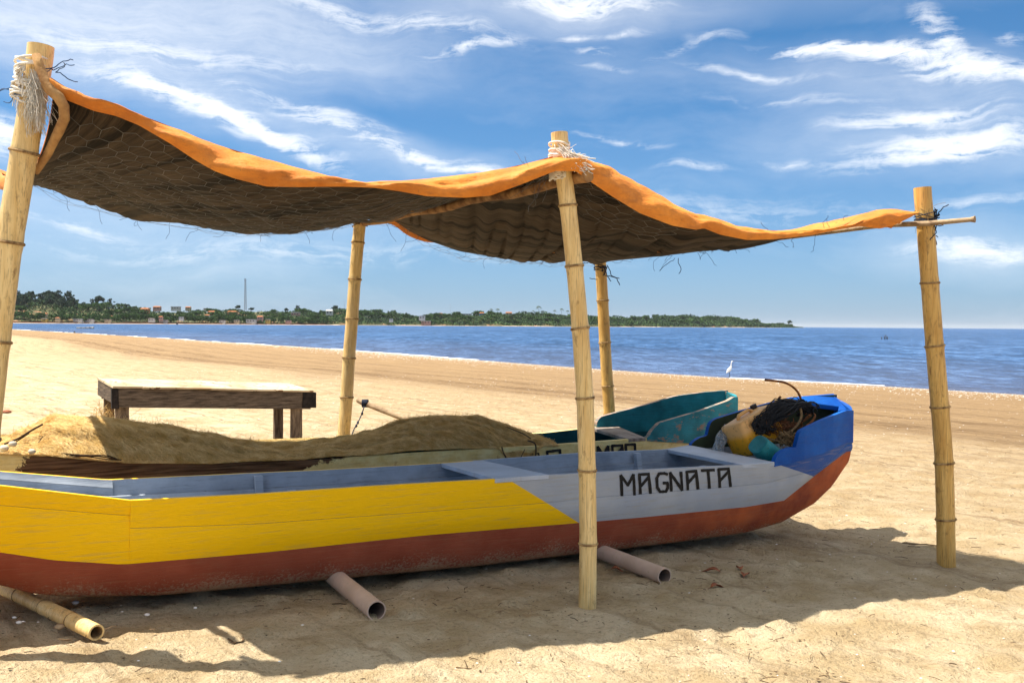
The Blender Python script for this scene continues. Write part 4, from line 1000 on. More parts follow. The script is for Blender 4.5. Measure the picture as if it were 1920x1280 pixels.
for k in range(11):
    for j in range(NRM-1): a = k*NRM+j; mb.f.append((a, a+NRM, a+NRM+1, a+1)); mb.mi.append(0)
    mb.f.append((k*NRM, k*NRM+NRM-1, (k+1)*NRM+NRM-1, (k+1)*NRM)); mb.mi.append(0)
mb.f.append(tuple(range(NRM))); mb.f.append(tuple(11*NRM+j for j in range(NRM))); mb.mi += [0, 0]; mb.uv = uv
o = mb.build('stem_post', M_teal, boat2, origin=boat2.location); o.data.set_sharp_from_angle(angle=R(50))
M_plank = grain_mat('grey_brown_plank', lambda nt, uv, t, z: mix(nt, ramp(nt, noise(nt, mapping(nt, uv, sc=(2,14,1)), 2, 5), [(.35,(0,0,0)),(.65,(1,1,1))]), (.14,.105,.08), (.33,.28,.24)), rough=.85, wamt=.3)
thwart(H2.t_px(-.45, 1180, .55), H2.t_px(-.45, 1214, .55), H2.t_px(.45, 1102, .5), H2.t_px(.45, 1150, .5), .004, .0, M_plank, hull=H2, zn=lambda t: z2('top', t), zf=lambda t: z2('far', t), par=boat2)
def hull2p(px, py, out=.006):
    o = -.45+.01; A = H2.P(0, o); B = H2.P(1, o); p = raypl(px, py, (A.x, A.y), (B.x, B.y)); return p-H2.n*(out+.012)
write('letter', 'OMAR', [(1024,846,1048,843,34),(1119,837,1138,836,34),(1146,835,1166,834,34),(1171,833,1188,832,34)], hull2p, boat2, 4.2)
write('letter_fragment', 'NO', [(968,853,982,852,14),(996,850,1008,849,14)], hull2p, boat2, 2.2)

# ------------------------------------------------------------------ gear in the bow
def rounded_box(mb, c, sz, rot, bev=.2, n=2):
    import bmesh
    bm_ = bmesh.new(); bmesh.ops.create_cube(bm_, size=1)
    for v in bm_.verts: v.co = Vector((v.co.x*sz[0], v.co.y*sz[1], v.co.z*sz[2]))
    bmesh.ops.bevel(bm_, geom=bm_.edges[:]+bm_.verts[:], offset=bev*min(sz), segments=n, profile=.6, affect='EDGES')
    bm_.verts.index_update(); vs = [Vector(c)+rot@v.co for v in bm_.verts]; fs = [tuple(v.index for v in f.verts) for f in bm_.faces]; bm_.free()
    mb.add(vs, fs)
from mathutils import Euler
# jerrycan
M_can, nt, b = newmat('can_plastic', .5, .35)
tc = nn(nt, 'ShaderNodeTexCoord'); oc = tc.outputs['Object']; sp = nn(nt, 'ShaderNodeSeparateXYZ'); lk(nt, oc, sp.inputs[0])
pale_top = step(nt, mathn(nt, 'ADD', mathn(nt, 'SUBTRACT', sp.outputs[2], .035), mathn(nt, 'MULTIPLY', mathn(nt, 'SUBTRACT', noise(nt, oc, 9, 4), .5), .05)), .05)  # can colour turns paler towards its top
c = mix(nt, pale_top, (.80,.36,.015), (.80,.44,.15)); c = mix(nt, mathn(nt, 'MULTIPLY', ramp(nt, noise(nt, oc, 14, 7, .75), [(.54,(0,0,0)),(.62,(1,1,1))]), .6), c, (.14,.06,.02))
low = step(nt, mathn(nt, 'SUBTRACT', mathn(nt, 'MULTIPLY', mathn(nt, 'SUBTRACT', noise(nt, oc, 30, 5, .7), .5), .3), mathn(nt, 'ADD', sp.outputs[2], .13)), .05)
c = mix(nt, mathn(nt, 'MULTIPLY', low, .7), c, (.10,.05,.02)); lk(nt, c, b.inputs['Base Color'])
jc = empty('jerrycan', tuple(at(1412, 808, 8.0)), 'dirty yellow plastic jerrycan lying in the bow beside the black rope', 'jerrycan')
jr = Euler((R(-14), R(-22), R(32))).to_matrix(); jc.rotation_euler = jr.to_euler()
I3 = Matrix.Identity(3)
mb = MB(); rounded_box(mb, (0,0,0), (.44,.27,.31), I3, .13, 2)
for x in (-.12, 0, .12): rounded_box(mb, (x,-.133,.0), (.022,.014,.2), I3, .3, 2)
mb.build('body', M_can, jc); mb = MB(); mb.tube([Vector((-.10,0,.155)), Vector((-.07,0,.185)), Vector((.05,0,.185)), Vector((.09,0,.155))], .016, 8); mb.build('handle', M_can, jc)
mb = MB(); mb.tube([Vector((.16,.04,.15)), Vector((.16,.04,.19))], .03, 14); mb.build('cap', simple('cap', (.02,.02,.02),(.06,.05,.05),20), jc, auto=40)
# teal tub
M_tub = simple('teal_plastic', (.008,.15,.17), (.03,.26,.27), 8, rough=.5, spec=.35, bump=.1, specks=(30,.62,(.04,.09,.09)))
tu = empty('plastic_tub', tuple(at(1436, 846, 7.68)), 'small teal plastic bailing tub tipped on its side beside the blue bulwark', 'tub')
tu.rotation_euler = (R(12), R(38), R(25))
mb = MB(); prof = [(-.115, .082), (-.11,.098), (0,.108),(.12,.118),(.125,.124),(.13,.118),(.12,.110),(0,.10),(-.10,.09)]
vs = []; n_ = 28
for h_, r_ in prof:
    for k in range(n_):
        a = 2*PI*k/n_; e = 1.0; rx = r_*(abs(math.cos(a))**.75*math.copysign(1, math.cos(a))); ry = r_*.85*(abs(math.sin(a))**.75*math.copysign(1, math.sin(a))); vs.append((h_, rx, ry))
fs = [(i*n_+k, i*n_+(k+1)%n_, (i+1)*n_+(k+1)%n_, (i+1)*n_+k) for i in range(len(prof)-1) for k in range(n_)]+[tuple(range(n_)), tuple((len(prof)-1)*n_+k for k in range(n_))]
mb.add(vs, fs); mb.build('shell', M_tub, tu, auto=40)
# bottle
M_pet, nt, b = newmat('clear_plastic', .12, .6); b.inputs['Base Color'].default_value = (.75,.8,.82,1); b.inputs['Transmission Weight'].default_value = .75
tc = nn(nt, 'ShaderNodeTexCoord'); vo = nn(nt, 'ShaderNodeTexVoronoi'); vo.inputs['Scale'].default_value = 38; lk(nt, tc.outputs['Object'], vo.inputs['Vector'])
bp = nn(nt, 'ShaderNodeBump'); bp.inputs['Strength'].default_value = 1; bp.inputs['Distance'].default_value = .02; lk(nt, vo.outputs['Distance'], bp.inputs['Height']); lk(nt, bp.outputs[0], b.inputs['Normal'])
bo = empty('plastic_bottle', tuple(at(1342, 852, 7.95)), 'crumpled clear plastic bottle with grey cap leaning in the bow left of the jerrycan', 'bottle')
axb = (at(1362, 797, 8.05)-at(1342, 852, 7.95)); bo.rotation_euler = axb.to_track_quat('Z', 'Y').to_euler(); Lb = axb.length
mb = MB(); pr = [(0,.02),(.01,.042),(.03,.05),(.09,.045),(.13,.056),(.17,.05),(.20,.035),(.225,.017),(.235,.0155)]; vs = []; n_ = 16
for h_, r_ in pr:
    for k in range(n_): a = 2*PI*k/n_; q = r_*(1+random.uniform(-.12,.12)); vs.append((q*math.cos(a), q*math.sin(a), h_/.26*Lb))
fs = [(i*n_+k, i*n_+(k+1)%n_, (i+1)*n_+(k+1)%n_, (i+1)*n_+k) for i in range(len(pr)-1) for k in range(n_)]+[tuple(range(n_-1,-1,-1)), tuple((len(pr)-1)*n_+k for k in range(n_))]
mb.add(vs, fs); mb.build('body', M_pet, bo, smooth=False); mb = MB(); mb.tube([Vector((0,0,Lb*.9)), Vector((0,0,Lb))], .02, 12); mb.build('cap', simple('grey_cap', (.25,.26,.28),(.4,.4,.42),20,bump=0), bo, auto=40)
# anchor
M_rust = simple('rust', (.07,.022,.008), (.34,.13,.04), 28, rough=.9, bump=.9, bscale=70, bd=.006)
an = empty('grapnel_anchor', tuple(at(1500, 790, 8.2)), 'rusty anchor with a bent iron hook curving up above the blue bow', 'anchor')
def px_tube(mb, pts, r, n=8, Y=8.1, sub=4):
    P = [at(p[0], p[1], p[2] if len(p) > 2 else Y) for p in pts]; Q = []
    for i in range(len(P)-1):
        p0, p1, p2, p3 = P[max(i-1,0)], P[i], P[i+1], P[min(i+2, len(P)-1)]
        for k in range(sub):
            t = k/sub; Q.append(.5*((2*p1)+(p2-p0)*t+(2*p0-5*p1+4*p2-p3)*t*t+(3*p1-p0-3*p2+p3)*t**3))
    Q.append(P[-1]); mb.tube(Q, r, n); return Q
mb = MB(); px_tube(mb, [(1434,712,8.0),(1455,714,8.02),(1474,718,8.06),(1490,728,8.12),(1499,741,8.18),(1502,756,8.2),(1503,800,8.2)], .0105); mb.build('hook', M_rust, an, origin=an.location)
mb = MB(); px_tube(mb, [(1450,800,7.95),(1475,800,8.05),(1500,792,8.2),(1520,778,8.25)], .014); px_tube(mb, [(1510,800,8.05),(1522,790,8.1),(1528,780,8.15),(1522,774,8.2),(1508,776,8.25)], .011); mb.build('shank', M_rust, an, origin=an.location)
mb = MB(); px_tube(mb, [(1461,756,8.1),(1460,748,8.1),(1464,743,8.1)], .011); mb.build('shackle', M_rust, an, origin=an.location)
# ropes
rp = empty('tan_rope', tuple(at(1480, 800, 8.0)), 'stiff tan rope arched over the black rope bundle in the bow', 'rope'); mb = MB()
px_tube(mb, [(1447,757,8.05),(1462,751,8.05),(1480,749,8.05),(1494,755,8.05),(1502,770,8.02),(1500,788,7.98),(1488,804,7.92),(1470,815,7.85),(1455,824,7.8)], .0115, 8)
px_tube(mb, [(1512,812,7.85),(1490,818,7.82),(1472,828,7.78),(1462,836,7.78)], .009); px_tube(mb, [(1485,806,7.8),(1482,822,7.78),(1488,838,7.75),(1478,846,7.75),(1468,838,7.75)], .010)
for i in range(9): px_tube(mb, [(1462+random.gauss(0,8), 822+random.gauss(0,8), 7.8), (1475+random.gauss(0,8), 830+random.gauss(0,8), 7.76), (1488+random.gauss(0,6), 826+random.gauss(0,9), 7.8), (1480+random.gauss(0,8), 812+random.gauss(0,5), 7.85)], .007, 6)
mb.build('rope_strand', M_ropet, rp, origin=rp.location)
M_blackrope = simple('black_rope', (.004,.005,.007), (.022,.022,.026), 60, rough=.7, spec=.3, bump=.6, bscale=180, bd=.003)
bk = empty('rope_bundle', tuple(at(1455, 785, 8.0)), 'tangled bundle of thin black rope draped over the jerrycan in the bow', 'rope'); mb = MB(); random.seed(5)
for i in range(75):
    x1_, y1_ = 1500+random.gauss(0, 9), 757+random.gauss(0, 4); x2, y2 = 1462+random.gauss(0, 9), 772+random.gauss(0, 9); x3, y3 = 1432+random.gauss(0, 8), 790+random.gauss(0, 9)
    pts = [(x1_+14, y1_+10, 8.2), (x1_, y1_, 8.05), (x2, y2-3, 7.92+random.uniform(-.05,.05)), (x3, y3, 7.84), (x3-random.uniform(2,9), y3+random.uniform(4,12), 7.84), (x3+random.uniform(-4,12), y3+random.uniform(8,20), 7.88)]
    px_tube(mb, pts, random.uniform(.0035,.0062), 5, sub=4)
for i in range(10): px_tube(mb, [(1425+random.gauss(0,3), 780+random.gauss(0,3), 7.85), (1415+random.gauss(0,3), 790+random.gauss(0,4), 7.8), (1416+random.gauss(0,3), 803+random.gauss(0,4), 7.8), (1426+random.gauss(0,4), 812+random.gauss(0,3), 7.8), (1436, 806, 7.82)], .0035, 5)
for i in range(26): px_tube(mb, [(1508+random.gauss(0,9), 758+random.gauss(0,6), 8.15), (1512+random.gauss(0,9), 768+random.gauss(0,5), 8.12), (1505+random.gauss(0,9), 776+random.gauss(0,6), 8.15)], .0045, 5)
mb.build('rope_strands', M_blackrope, bk, origin=bk.location)
M_brownnet = simple('brown_tangle', (.05,.018,.008), (.26,.10,.04), 40, rough=.9, bump=.5, bscale=120)
bn = empty('net_tangle', tuple(at(1460, 803, 8.0)), 'reddish brown tangle of old net under the black rope in the bow', 'net'); mb = MB()
for i in range(150):
    p = at(1458+random.gauss(0,16), 803+random.gauss(0,7), 8.0+random.gauss(0,.07)); mb.tube(squig(p, (random.gauss(0,1), random.gauss(0,.6), random.gauss(0,.5)), .16, n=8), .003, 4, False)
mb.build('net_strands', M_brownnet, bn, origin=bn.location)
# ------------------------------------------------------------------ fishing net heaped on the second boat
n_top = [(-60,850),(0,832),(15,822),(40,808),(70,799),(90,783),(100,779),(140,778),(200,780),(260,789),(330,804),(400,819),(450,829),(520,834),(580,834),(640,827),(700,809),(760,790),(800,784),(850,780),(890,783),(930,793),(965,806),(990,812),(1018,822)]
n_bot = [(-60,858),(0,850),(60,851),(110,853),(160,858),(240,865),(400,866),(500,861),(570,859),(620,853),(700,850),(770,842),(860,838),(935,839),(950,855),(1000,856),(1008,842),(1018,834)]
M_net, nt, b = newmat('net_mesh', .85, .2)
tc = nn(nt, 'ShaderNodeTexCoord'); uv = tc.outputs['UV']
a1 = noise(nt, mapping(nt, uv, rot=(0,0,R(38)), sc=(7,60,1)), 1.4, 6, .7); a2 = noise(nt, uv, 3, 5, .6); a3 = noise(nt, mapping(nt, uv, rot=(0,0,R(38)), sc=(30,220,1)), 1.5, 3, .7)
c = mix(nt, ramp(nt, a1, [(.32,(0,0,0)),(.6,(1,1,1))]), (.55,.33,.09), (.95,.66,.24)); c = mix(nt, mathn(nt, 'MULTIPLY', ramp(nt, a2, [(.35,(0,0,0)),(.65,(1,1,1))]), .5), c, (.55,.36,.14))
c = mix(nt, mathn(nt, 'MULTIPLY', ramp(nt, a3, [(.3,(1,1,1)),(.45,(0,0,0))]), .5), c, (.14,.07,.02)); lk(nt, c, b.inputs['Base Color'])
bp = nn(nt, 'ShaderNodeBump'); bp.inputs['Strength'].default_value = 1; bp.inputs['Distance'].default_value = .03; lk(nt, mathn(nt, 'ADD', a1, mathn(nt, 'MULTIPLY', a3, .5)), bp.inputs['Height']); lk(nt, bp.outputs[0], b.inputs['Normal'])
M_strand = simple('net_strand', (.70,.44,.13), (.95,.72,.34), 12, rough=.8, bump=0, coord='Object')
M_strand_d = simple('net_strand_brown', (.42,.25,.08), (.70,.46,.18), 12, rough=.8, bump=0)
tn_a, tn_b = H2.t_px(-.47, -60, .6), H2.t_px(-.2, 1018, .6); NT, NS = 260, 40
net = empty('fishing_net', tuple(H2.P(-3, 0, .55)), 'long heap of fine golden brown fishing net lying along the weathered boat', 'net')
TT = np.linspace(tn_a, tn_b, NT); G = np.zeros((NT, NS, 3))
RZ = np.array([H2.zc(t, .05, n_top) for t in TT]); BZ = np.array([H2.zc(t, -.475, n_bot) for t in TT])-.014
for i, t in enumerate(TT):
    e = min(1, (tn_b-t)/.35); Wd = H2.W(t)
    for j in range(NS):
        s = j/(NS-1); 
        if s < .5:
            q = s*2; o_ = (-Wd-.02)+(Wd+.07)*q; z = BZ[i]+(RZ[i]-BZ[i])*math.sin(q*PI/2)**.75
        else:
            q = (s-.5)*2; o_ = .05+(Wd-.02)*q; fz = z2('far', t)+.03; z = fz+(RZ[i]-fz)*math.cos(q*PI/2)**.8
        p = H2.P(t, o_, z); G[i, j] = p
ti, si = np.meshgrid(TT, np.linspace(0, 1, NS), indexing='ij')
lum = fbm(ti*3.1+si*3, si*5-ti*1.5, 3, 17)*.022-(1-np.abs(fbm(ti*2.2+si*6, si*2-ti*.6, 2, 18)))**4*.035+fbm(ti*9+si*14, si*9-ti*7, 2, 19)*.008
G[..., 2] += lum*np.sin(PI*np.clip(si, 0, 1))**.5; G[..., 1] -= lum*.6
mb = MB(); v, f = gridmesh(G); mb.add(v, f); mb.uv = np.stack([ti, si*1.2], -1).reshape(-1, 2).tolist()
mb.build('net_heap', M_net, net, origin=net.location)
random.seed(21)
def gsamp(a, b2):
    a = min(max(a, 0), NT-1.001); b2 = min(max(b2, 0), NS-1.001); i, j = int(a), int(b2); u, w = a-i, b2-j
    return Vector(G[i, j]*(1-u)*(1-w)+G[i+1, j]*u*(1-w)+G[i, j+1]*(1-u)*w+G[i+1, j+1]*u*w)
for nm, cnt, mat, lift in (('net_strands', 8500, M_strand, .008), ('net_strands', 3500, M_strand_d, .005)):
    mb = MB()
    for k in range(cnt):
        a = random.uniform(0, NT-1); b0 = random.uniform(0, NS*.62); da = random.uniform(4, 13)*(1 if random.random() < .8 else -.5); db = -random.uniform(2, 8)
        n_ = 6; pts = []
        for q in range(n_+1):
            u = q/n_; p = gsamp(a+da*u, b0+db*u+math.sin(u*6+k)*.3)
            p = p+Vector((random.gauss(0,.003), -abs(random.gauss(0,.004)), lift*abs(random.gauss(0,1))*(.4+math.sin(PI*u))+.002)); pts.append(p)
        mb.tube(pts, random.uniform(.0005,.0010), 3, False)
    if mat is M_strand:
        for k in range(900):
            a = random.uniform(0, NT-1); b0 = NS*.5+random.gauss(0, 3); p = gsamp(a, b0)
            mb.tube(squig(p, (random.gauss(0,.8), 0, .5+abs(random.gauss(0,.4))), random.uniform(.03,.09), n=5), .0008, 3, False)
    o = mb.build(nm, mat, net, smooth=False, origin=net.location); tag(o, kind='stuff')
mb = MB()
px_tube(mb, [(990,826,8.05),(1002,830,7.95),(1005,842,7.9),(1003,862,7.9)], .007, 6); px_tube(mb, [(941,838,7.85),(944,848,7.8),(949,858,7.8)], .006, 6); px_tube(mb, [(984,842,7.9),(976,858,7.85)], .004, 5); px_tube(mb, [(950,800,8.1),(970,808,8.05),(985,815,8.0),(995,822,7.95)], .005, 5)
px_tube(mb, [(8,832,6.2),(30,824,6.25),(60,806,6.3),(80,795,6.35)], .007, 6); px_tube(mb, [(14,840,6.2),(30,828,6.25),(55,812,6.3)], .004, 5); px_tube(mb, [(70,832,6.3),(80,818,6.35)], .004, 5)
for i in range(5): px_tube(mb, [(random.uniform(70,90), 845, 6.25), (130+random.gauss(0,8), 852+random.gauss(0,3), 6.25), (185+random.gauss(0,8), 855+random.gauss(0,3), 6.3), (225+random.gauss(0,8), 862, 6.35)], .004, 5)
o = mb.build('head_rope', simple('dark_brown_rope', (.03,.018,.01), (.10,.06,.03), 50, rough=.9, bump=.5, bscale=150), net, origin=net.location); tag(o, kind='stuff')
for (x, y, s) in ((8,840,.022),(60,846,.018),(2,846,.018),(24,832,.02)):
    mb = MB(); p = at(x, y, 6.12); mb.tube([p-Vector((s,0,0))*1.3, p-Vector((s,0,0))*.8, p, p+Vector((s,0,0))*.8, p+Vector((s,0,0))*1.3], [s*.4, s*.9, s, s*.9, s*.4], 10)
    mb.build('net_float', simple('pale_float', (.5,.42,.3), (.7,.62,.48), 20, bump=.1), net, origin=net.location)
# loose wad of net under the table's left legs
mb = MB(); c = at(200, 783, 11.9); wad = empty('net_wad', tuple(c), 'small dark wad of net hanging between the left legs of the table', 'net')
for i in range(120): mb.tube(squig(c+Vector((random.gauss(0,.10), random.gauss(0,.1), random.gauss(0,.05))), [random.gauss(0,1) for _ in range(3)], .22, n=7), .0025, 3, False)
mb.build('net_strands', M_strand_d, wad, origin=wad.location)

# mooring stick leaning out of the second boat, with a thin line
sk = empty('mooring_stick', tuple(at(670, 753, 8.9)), 'grey wooden stick rising from the net to a knobbly end with a knotted cord', 'stick'); mb = MB()
pts = [at(671,750,9.05), at(678,753,9.03), at(700,762,8.95), at(740,778,8.8), at(772,790,8.7), at(830,814,8.5)]
mb.tube(pts, [.026,.030,.027,.026,.027,.028], 9); mb.build('shaft', M_stick, sk, origin=sk.location, auto=70)
mb = MB()
for i in range(5): mb.tube([at(684,756,9.0)+Vector((.012*i-.02, math.cos(a)*.036, math.sin(a)*.036)) for a in np.linspace(0, 2*PI, 14)], .007, 5, False)
mb.build('binding', M_ropeb, sk, origin=sk.location)
mb = MB(); px_tube(mb, [(684,758,8.98),(679,774,8.9),(672,790,8.8),(663,806,8.7),(656,828,8.6)], .006, 6)
for x, y in ((679,775),(671,792),(668,798)): mb.tube([at(x, y-3, 8.85), at(x, y, 8.85), at(x, y+3, 8.85)], [.006,.014,.006], 6)
mb.build('cord', M_ropeb, sk, origin=sk.location)

# ------------------------------------------------------------------ wooden table
tb_o = Vector((-5.08, 11.55, 0)); Lx = Vector((.827, .562, 0)); Dy = Vector((-.59, .807, 0)); 
def TP(a, d, z): return tb_o+Lx*a+Dy*d+Vector((0,0,z))
zL = at(211, 723, 11.55).z; TL, TD = 2.68, .88; zRt = at(587, 731, TP(TL,0,0).y).z
def tz(a, d): return zL+(zRt-zL)*a/TL+.055*d/TD
table = empty('wooden_table', (tb_o.x, tb_o.y, float(gz(tb_o.x, tb_o.y))), 'rough weathered wooden table with pale worn top standing on the sand', 'table')
M_board = simple('worn_board', (.36,.25,.14), (.60,.49,.34), 2.2, sc=(1,1,1), rough=.85, bump=.4, bscale=25, detail=7, specks=(9,.60,(.16,.09,.045)))
M_apron = simple('dark_old_timber', (.05,.036,.027), (.17,.125,.09), 5, sc=(1,1,9), rough=.9, bump=.6, bscale=22, detail=7, specks=(30,.63,(.02,.012,.008)))
M_leg = simple('leg_timber', (.07,.045,.03), (.24,.17,.11), 5, sc=(6,6,1), rough=.9, bump=.5, bscale=22, detail=7)
M_tar = simple('tar_black', (.006,.005,.005), (.03,.022,.018), 14, rough=.85, bump=.8, bscale=40, bd=.01)
def tslab(name, a0, a1, d0, d1, zt0, th, mat, jit=.006):
    mb = MB(); p = []
    for lv in (-th, 0):
        for a, d in ((a0,d0),(a1,d0),(a1,d1),(a0,d1)): p.append(TP(a, d, tz(a, d)+zt0+lv)+Vector((random.gauss(0,jit), random.gauss(0,jit), random.gauss(0,jit*.4) if jit > .003 else 0)))
    mb.hexa(p); o = mb.build(name, mat, table, smooth=False, origin=table.location); md = o.modifiers.new('b', 'BEVEL'); md.width = .004; md.segments = 2; return o
ed = [0,.36,.75,1.22,1.80,TL]
for i in range(5): tslab('top_board', ed[i]-.01+.004, ed[i+1]-.004, -.02-random.uniform(0,.02), TD+.02, .0-.004*i*0+random.uniform(-.004,.004), .026, M_board)
tslab('apron_board', .04, TL-.03, 0, .035, -.032, .245, M_apron, .003); tslab('apron_board', .04, TL-.03, TD-.035, TD, -.032, .245, M_apron, .003)
tslab('apron_board', -.005, .03, .0, TD, -.032, .20, M_apron, .003); tslab('apron_board', TL-.025, TL+.01, .0, TD, -.032, .20, M_apron, .003)
tslab('tarred_end', TL-.16, TL+.045, -.012, .05, -.034, .22, M_tar, .004); tslab('tarred_end', -.02, .06, -.012, .05, -.034, .26, M_tar, .004)
def leg(a, d, w=.10, dd=.07, lean=0):
    mb = MB(); zt = tz(a, d)-.035; g = float(gz(*TP(a, d, 0).xy))-.06; p = []
    for zz, sh in ((g, lean), (zt, 0)):
        for x, y in ((-w/2,-dd/2),(w/2,-dd/2),(w/2,dd/2),(-w/2,dd/2)): p.append(TP(a+x+sh, d+y, zz)+Vector((random.gauss(0,.003), random.gauss(0,.003), 0)))
    mb.hexa(p); o = mb.build('leg', M_leg, table, smooth=False, origin=table.location); md = o.modifiers.new('b', 'BEVEL'); md.width = .005; md.segments = 2
leg(.12, .075, .16); leg(TL-.22, .075, .155); leg(.12, TD-.075, .12); leg(TL-.20, TD-.075, .13)

# ------------------------------------------------------------------ rollers
M_pvc = simple('pinkish_pvc', (.50,.36,.27), (.62,.46,.36), 5, rough=.6, spec=.3, bump=.05, bscale=60, specks=(26,.62,(.5,.38,.26)))
M_pvcin = simple('pvc_inside', (.16,.11,.085), (.24,.17,.13), 5, rough=.7, bump=0)
def pipe(name, label, end_px, r, L, mat, dirv, cat='pipe', th=.007, nodes=(), fall=0):
    g0 = gnd(*end_px); d = Vector((dirv[0], dirv[1], 0)).normalized(); e = g0+Vector((0,0,r-.008)); q = e+d*L; q.z = float(gz(q.x, q.y))+r-.008+fall
    ax = (q-e).normalized(); root = empty(name, tuple(e), label, cat, 'rollers under the boat'); u = ax.cross(Vector((0,0,1))).normalized(); w = u.cross(ax)
    mb = MB(); N = 40; n_ = 32; vs = []; uu = [0,.001]+list(np.linspace(.01, 1, N-2))
    for i in range(N):
        s = uu[i]; dn = min([abs(s*L-k) for k in nodes] or [9]); rr = r*(1+.05*math.exp(-(dn/.015)**2)+(0 if not nodes else .02*math.sin(s*9)))
        for k in range(n_): a = 2*PI*k/n_; vs.append(e+ax*(s*L)+(u*math.cos(a)+w*math.sin(a))*rr)
    for s, rr in ((0, r-th), (.003, r-th-.001), (.5, r-th-.001)):
        for k in range(n_): a = 2*PI*k/n_; vs.append(e+ax*(s*L)+(u*math.cos(a)+w*math.sin(a))*rr)
    b0 = N*n_; fs = []
    for i in range(N-1):
        for k in range(n_): fs.append((i*n_+k, (i+1)*n_+k, (i+1)*n_+(k+1)%n_, i*n_+(k+1)%n_))
    mb.add(vs, fs)
    for k in range(n_): mb.f.append((k, (k+1)%n_, b0+(k+1)%n_, b0+k)); mb.mi.append(0)
    for i in range(2):
        for k in range(n_): mb.f.append((b0+i*n_+k, b0+(i+1)*n_+k, b0+(i+1)*n_+(k+1)%n_, b0+i*n_+(k+1)%n_)); mb.mi.append(1)
    mb.f.append(tuple(b0+2*n_+k for k in range(n_))); mb.mi.append(1)
    o = mb.build('tube', [mat, M_pvcin if not nodes else M_node], root, origin=root.location); o.data.set_sharp_from_angle(angle=R(40))
    for k_ in nodes:
        c = e+ax*k_; mb = MB(); mb.tube([c-ax*.006, c, c+ax*.006], [r*1.03, r*1.08, r*1.03], 20, False); mb.build('node_ring', M_node, root, origin=root.location)
pipe('roller_pipe', 'pinkish plastic pipe under the yellow part of the boat, left of the middle pole', (706,1160), .056, 1.7, M_pvc, (-.30,.56))
pipe('roller_pipe', 'pinkish plastic pipe under the red and grey hull, right of the middle pole', (1246,1093), .056, 1.7, M_pvc, (-.36,.66))
pipe('roller_bamboo', 'short length of bamboo used as a roller under the boat at the left', (181,1197), .041, 1.5, M_bam, (-.60,.50), 'bamboo', .009, (.28, .62, .95))

# ------------------------------------------------------------------ little things on the sand
M_leaf = simple('dead_leaf', (.16,.045,.02), (.40,.14,.06), 30, rough=.7, bump=.3, bscale=60)
random.seed(9)
def leaf(px, py, s, lab):
    g = gnd(px, py); root = empty('dead_leaf', tuple(g), lab, 'leaf', 'dead leaves on the shaded sand'); mb = MB(); n_ = 7; vs = []; a0 = random.uniform(0, PI)
    for i in range(n_):
        u = i/(n_-1); wd = s*.36*math.sin(PI*u)**.7+.001
        for k in (-1, 0, 1):
            x = (u-.5)*s*1.5; y = k*wd; zz = .016+abs(k)*.014*math.sin(PI*u)+.012*math.sin(u*5)
            vs.append((x*math.cos(a0)-y*math.sin(a0), x*math.sin(a0)+y*math.cos(a0), zz))
    mb.add(vs, [(i*3+k, i*3+k+1, i*3+k+4, i*3+k+3) for i in range(n_-1) for k in (0, 1)]); o = mb.build('blade', M_leaf, root); md = o.modifiers.new('t', 'SOLIDIFY'); md.thickness = .0015
    mb = MB(); mb.tube([Vector((-s*.75*math.cos(a0), -s*.75*math.sin(a0), .018)), Vector((-s*1.05*math.cos(a0), -s*1.05*math.sin(a0), .012))], .0015, 4); mb.build('stalk', M_leaf, root)
for px, py, s, lab in [(1387,1069,.07,'red brown dead leaf farthest of the pair right of the plastic pipe'),(1397,1081,.085,'red brown curled leaf just in front of its twin right of the plastic pipe'),(1345,1104,.075,'red brown leaf lying alone in front of the other leaves'),(1333,1074,.09,'dark dry leaf beside a pale shell near the right plastic pipe'),(1157,1072,.06,'dull leaf touching the right plastic pipe on its left side')]: leaf(px, py, s, lab)
def twig(pts, r_, lab):
    P = [gnd(x, y)+Vector((0,0,r_*1.2)) for x, y in pts]; root = empty('twig', tuple(P[0]), lab, 'twig', 'twigs on the sand'); mb = MB(); mb.tube(P, r_, 5); mb.build('wood', M_fleck, root, origin=root.location)
twig([(1692,1018),(1712,1021),(1735,1021),(1760,1024)], .005, 'long thin dark twig on the shaded sand left of the right pole')
twig([(428,1199),(440,1207),(455,1204),(456,1196)], .005, 'small bent twig on the sunlit sand below the yellow hull')
twig([(110,1199),(125,1201),(135,1200)], .004, 'short straight twig in front of the bamboo roller')
twig([(855,1252),(870,1254),(884,1255)], .004, 'short dark twig on the sunlit foreground sand below the middle pole')
twig([(622,1133),(638,1132),(650,1134)], .004, 'small dark twig against the left side of the nearer plastic pipe')
def pebble(px, py, s, mat, lab, cat='shell'):
    g = gnd(px, py); mb = MB(); n1_, n2_ = 6, 9; vs = [(0,0,s*.5)]
    for i in range(1, n1_):
        for k in range(n2_): a = PI*i/n1_; b_ = 2*PI*k/n2_; q = random.uniform(.85,1.15); vs.append((s*math.sin(a)*math.cos(b_)*q, s*.7*math.sin(a)*math.sin(b_)*q, s*.5*math.cos(a)))
    vs.append((0,0,-s*.5)); fs = [(0, 1+k, 1+(k+1)%n2_) for k in range(n2_)]
    for i in range(n1_-2):
        for k in range(n2_): fs.append((1+i*n2_+k, 1+(i+1)*n2_+k, 1+(i+1)*n2_+(k+1)%n2_, 1+i*n2_+(k+1)%n2_))
    l = len(vs)-1; fs += [(l, 1+(n1_-2)*n2_+(k+1)%n2_, 1+(n1_-2)*n2_+k) for k in range(n2_)]
    mb.add(vs, fs); o = mb.build('shell' if cat == 'shell' else 'clod', mat, smooth=True); o.location = g+Vector((0,0,s*.3)); tag(o, lab, cat, 'bits lying on the sand')
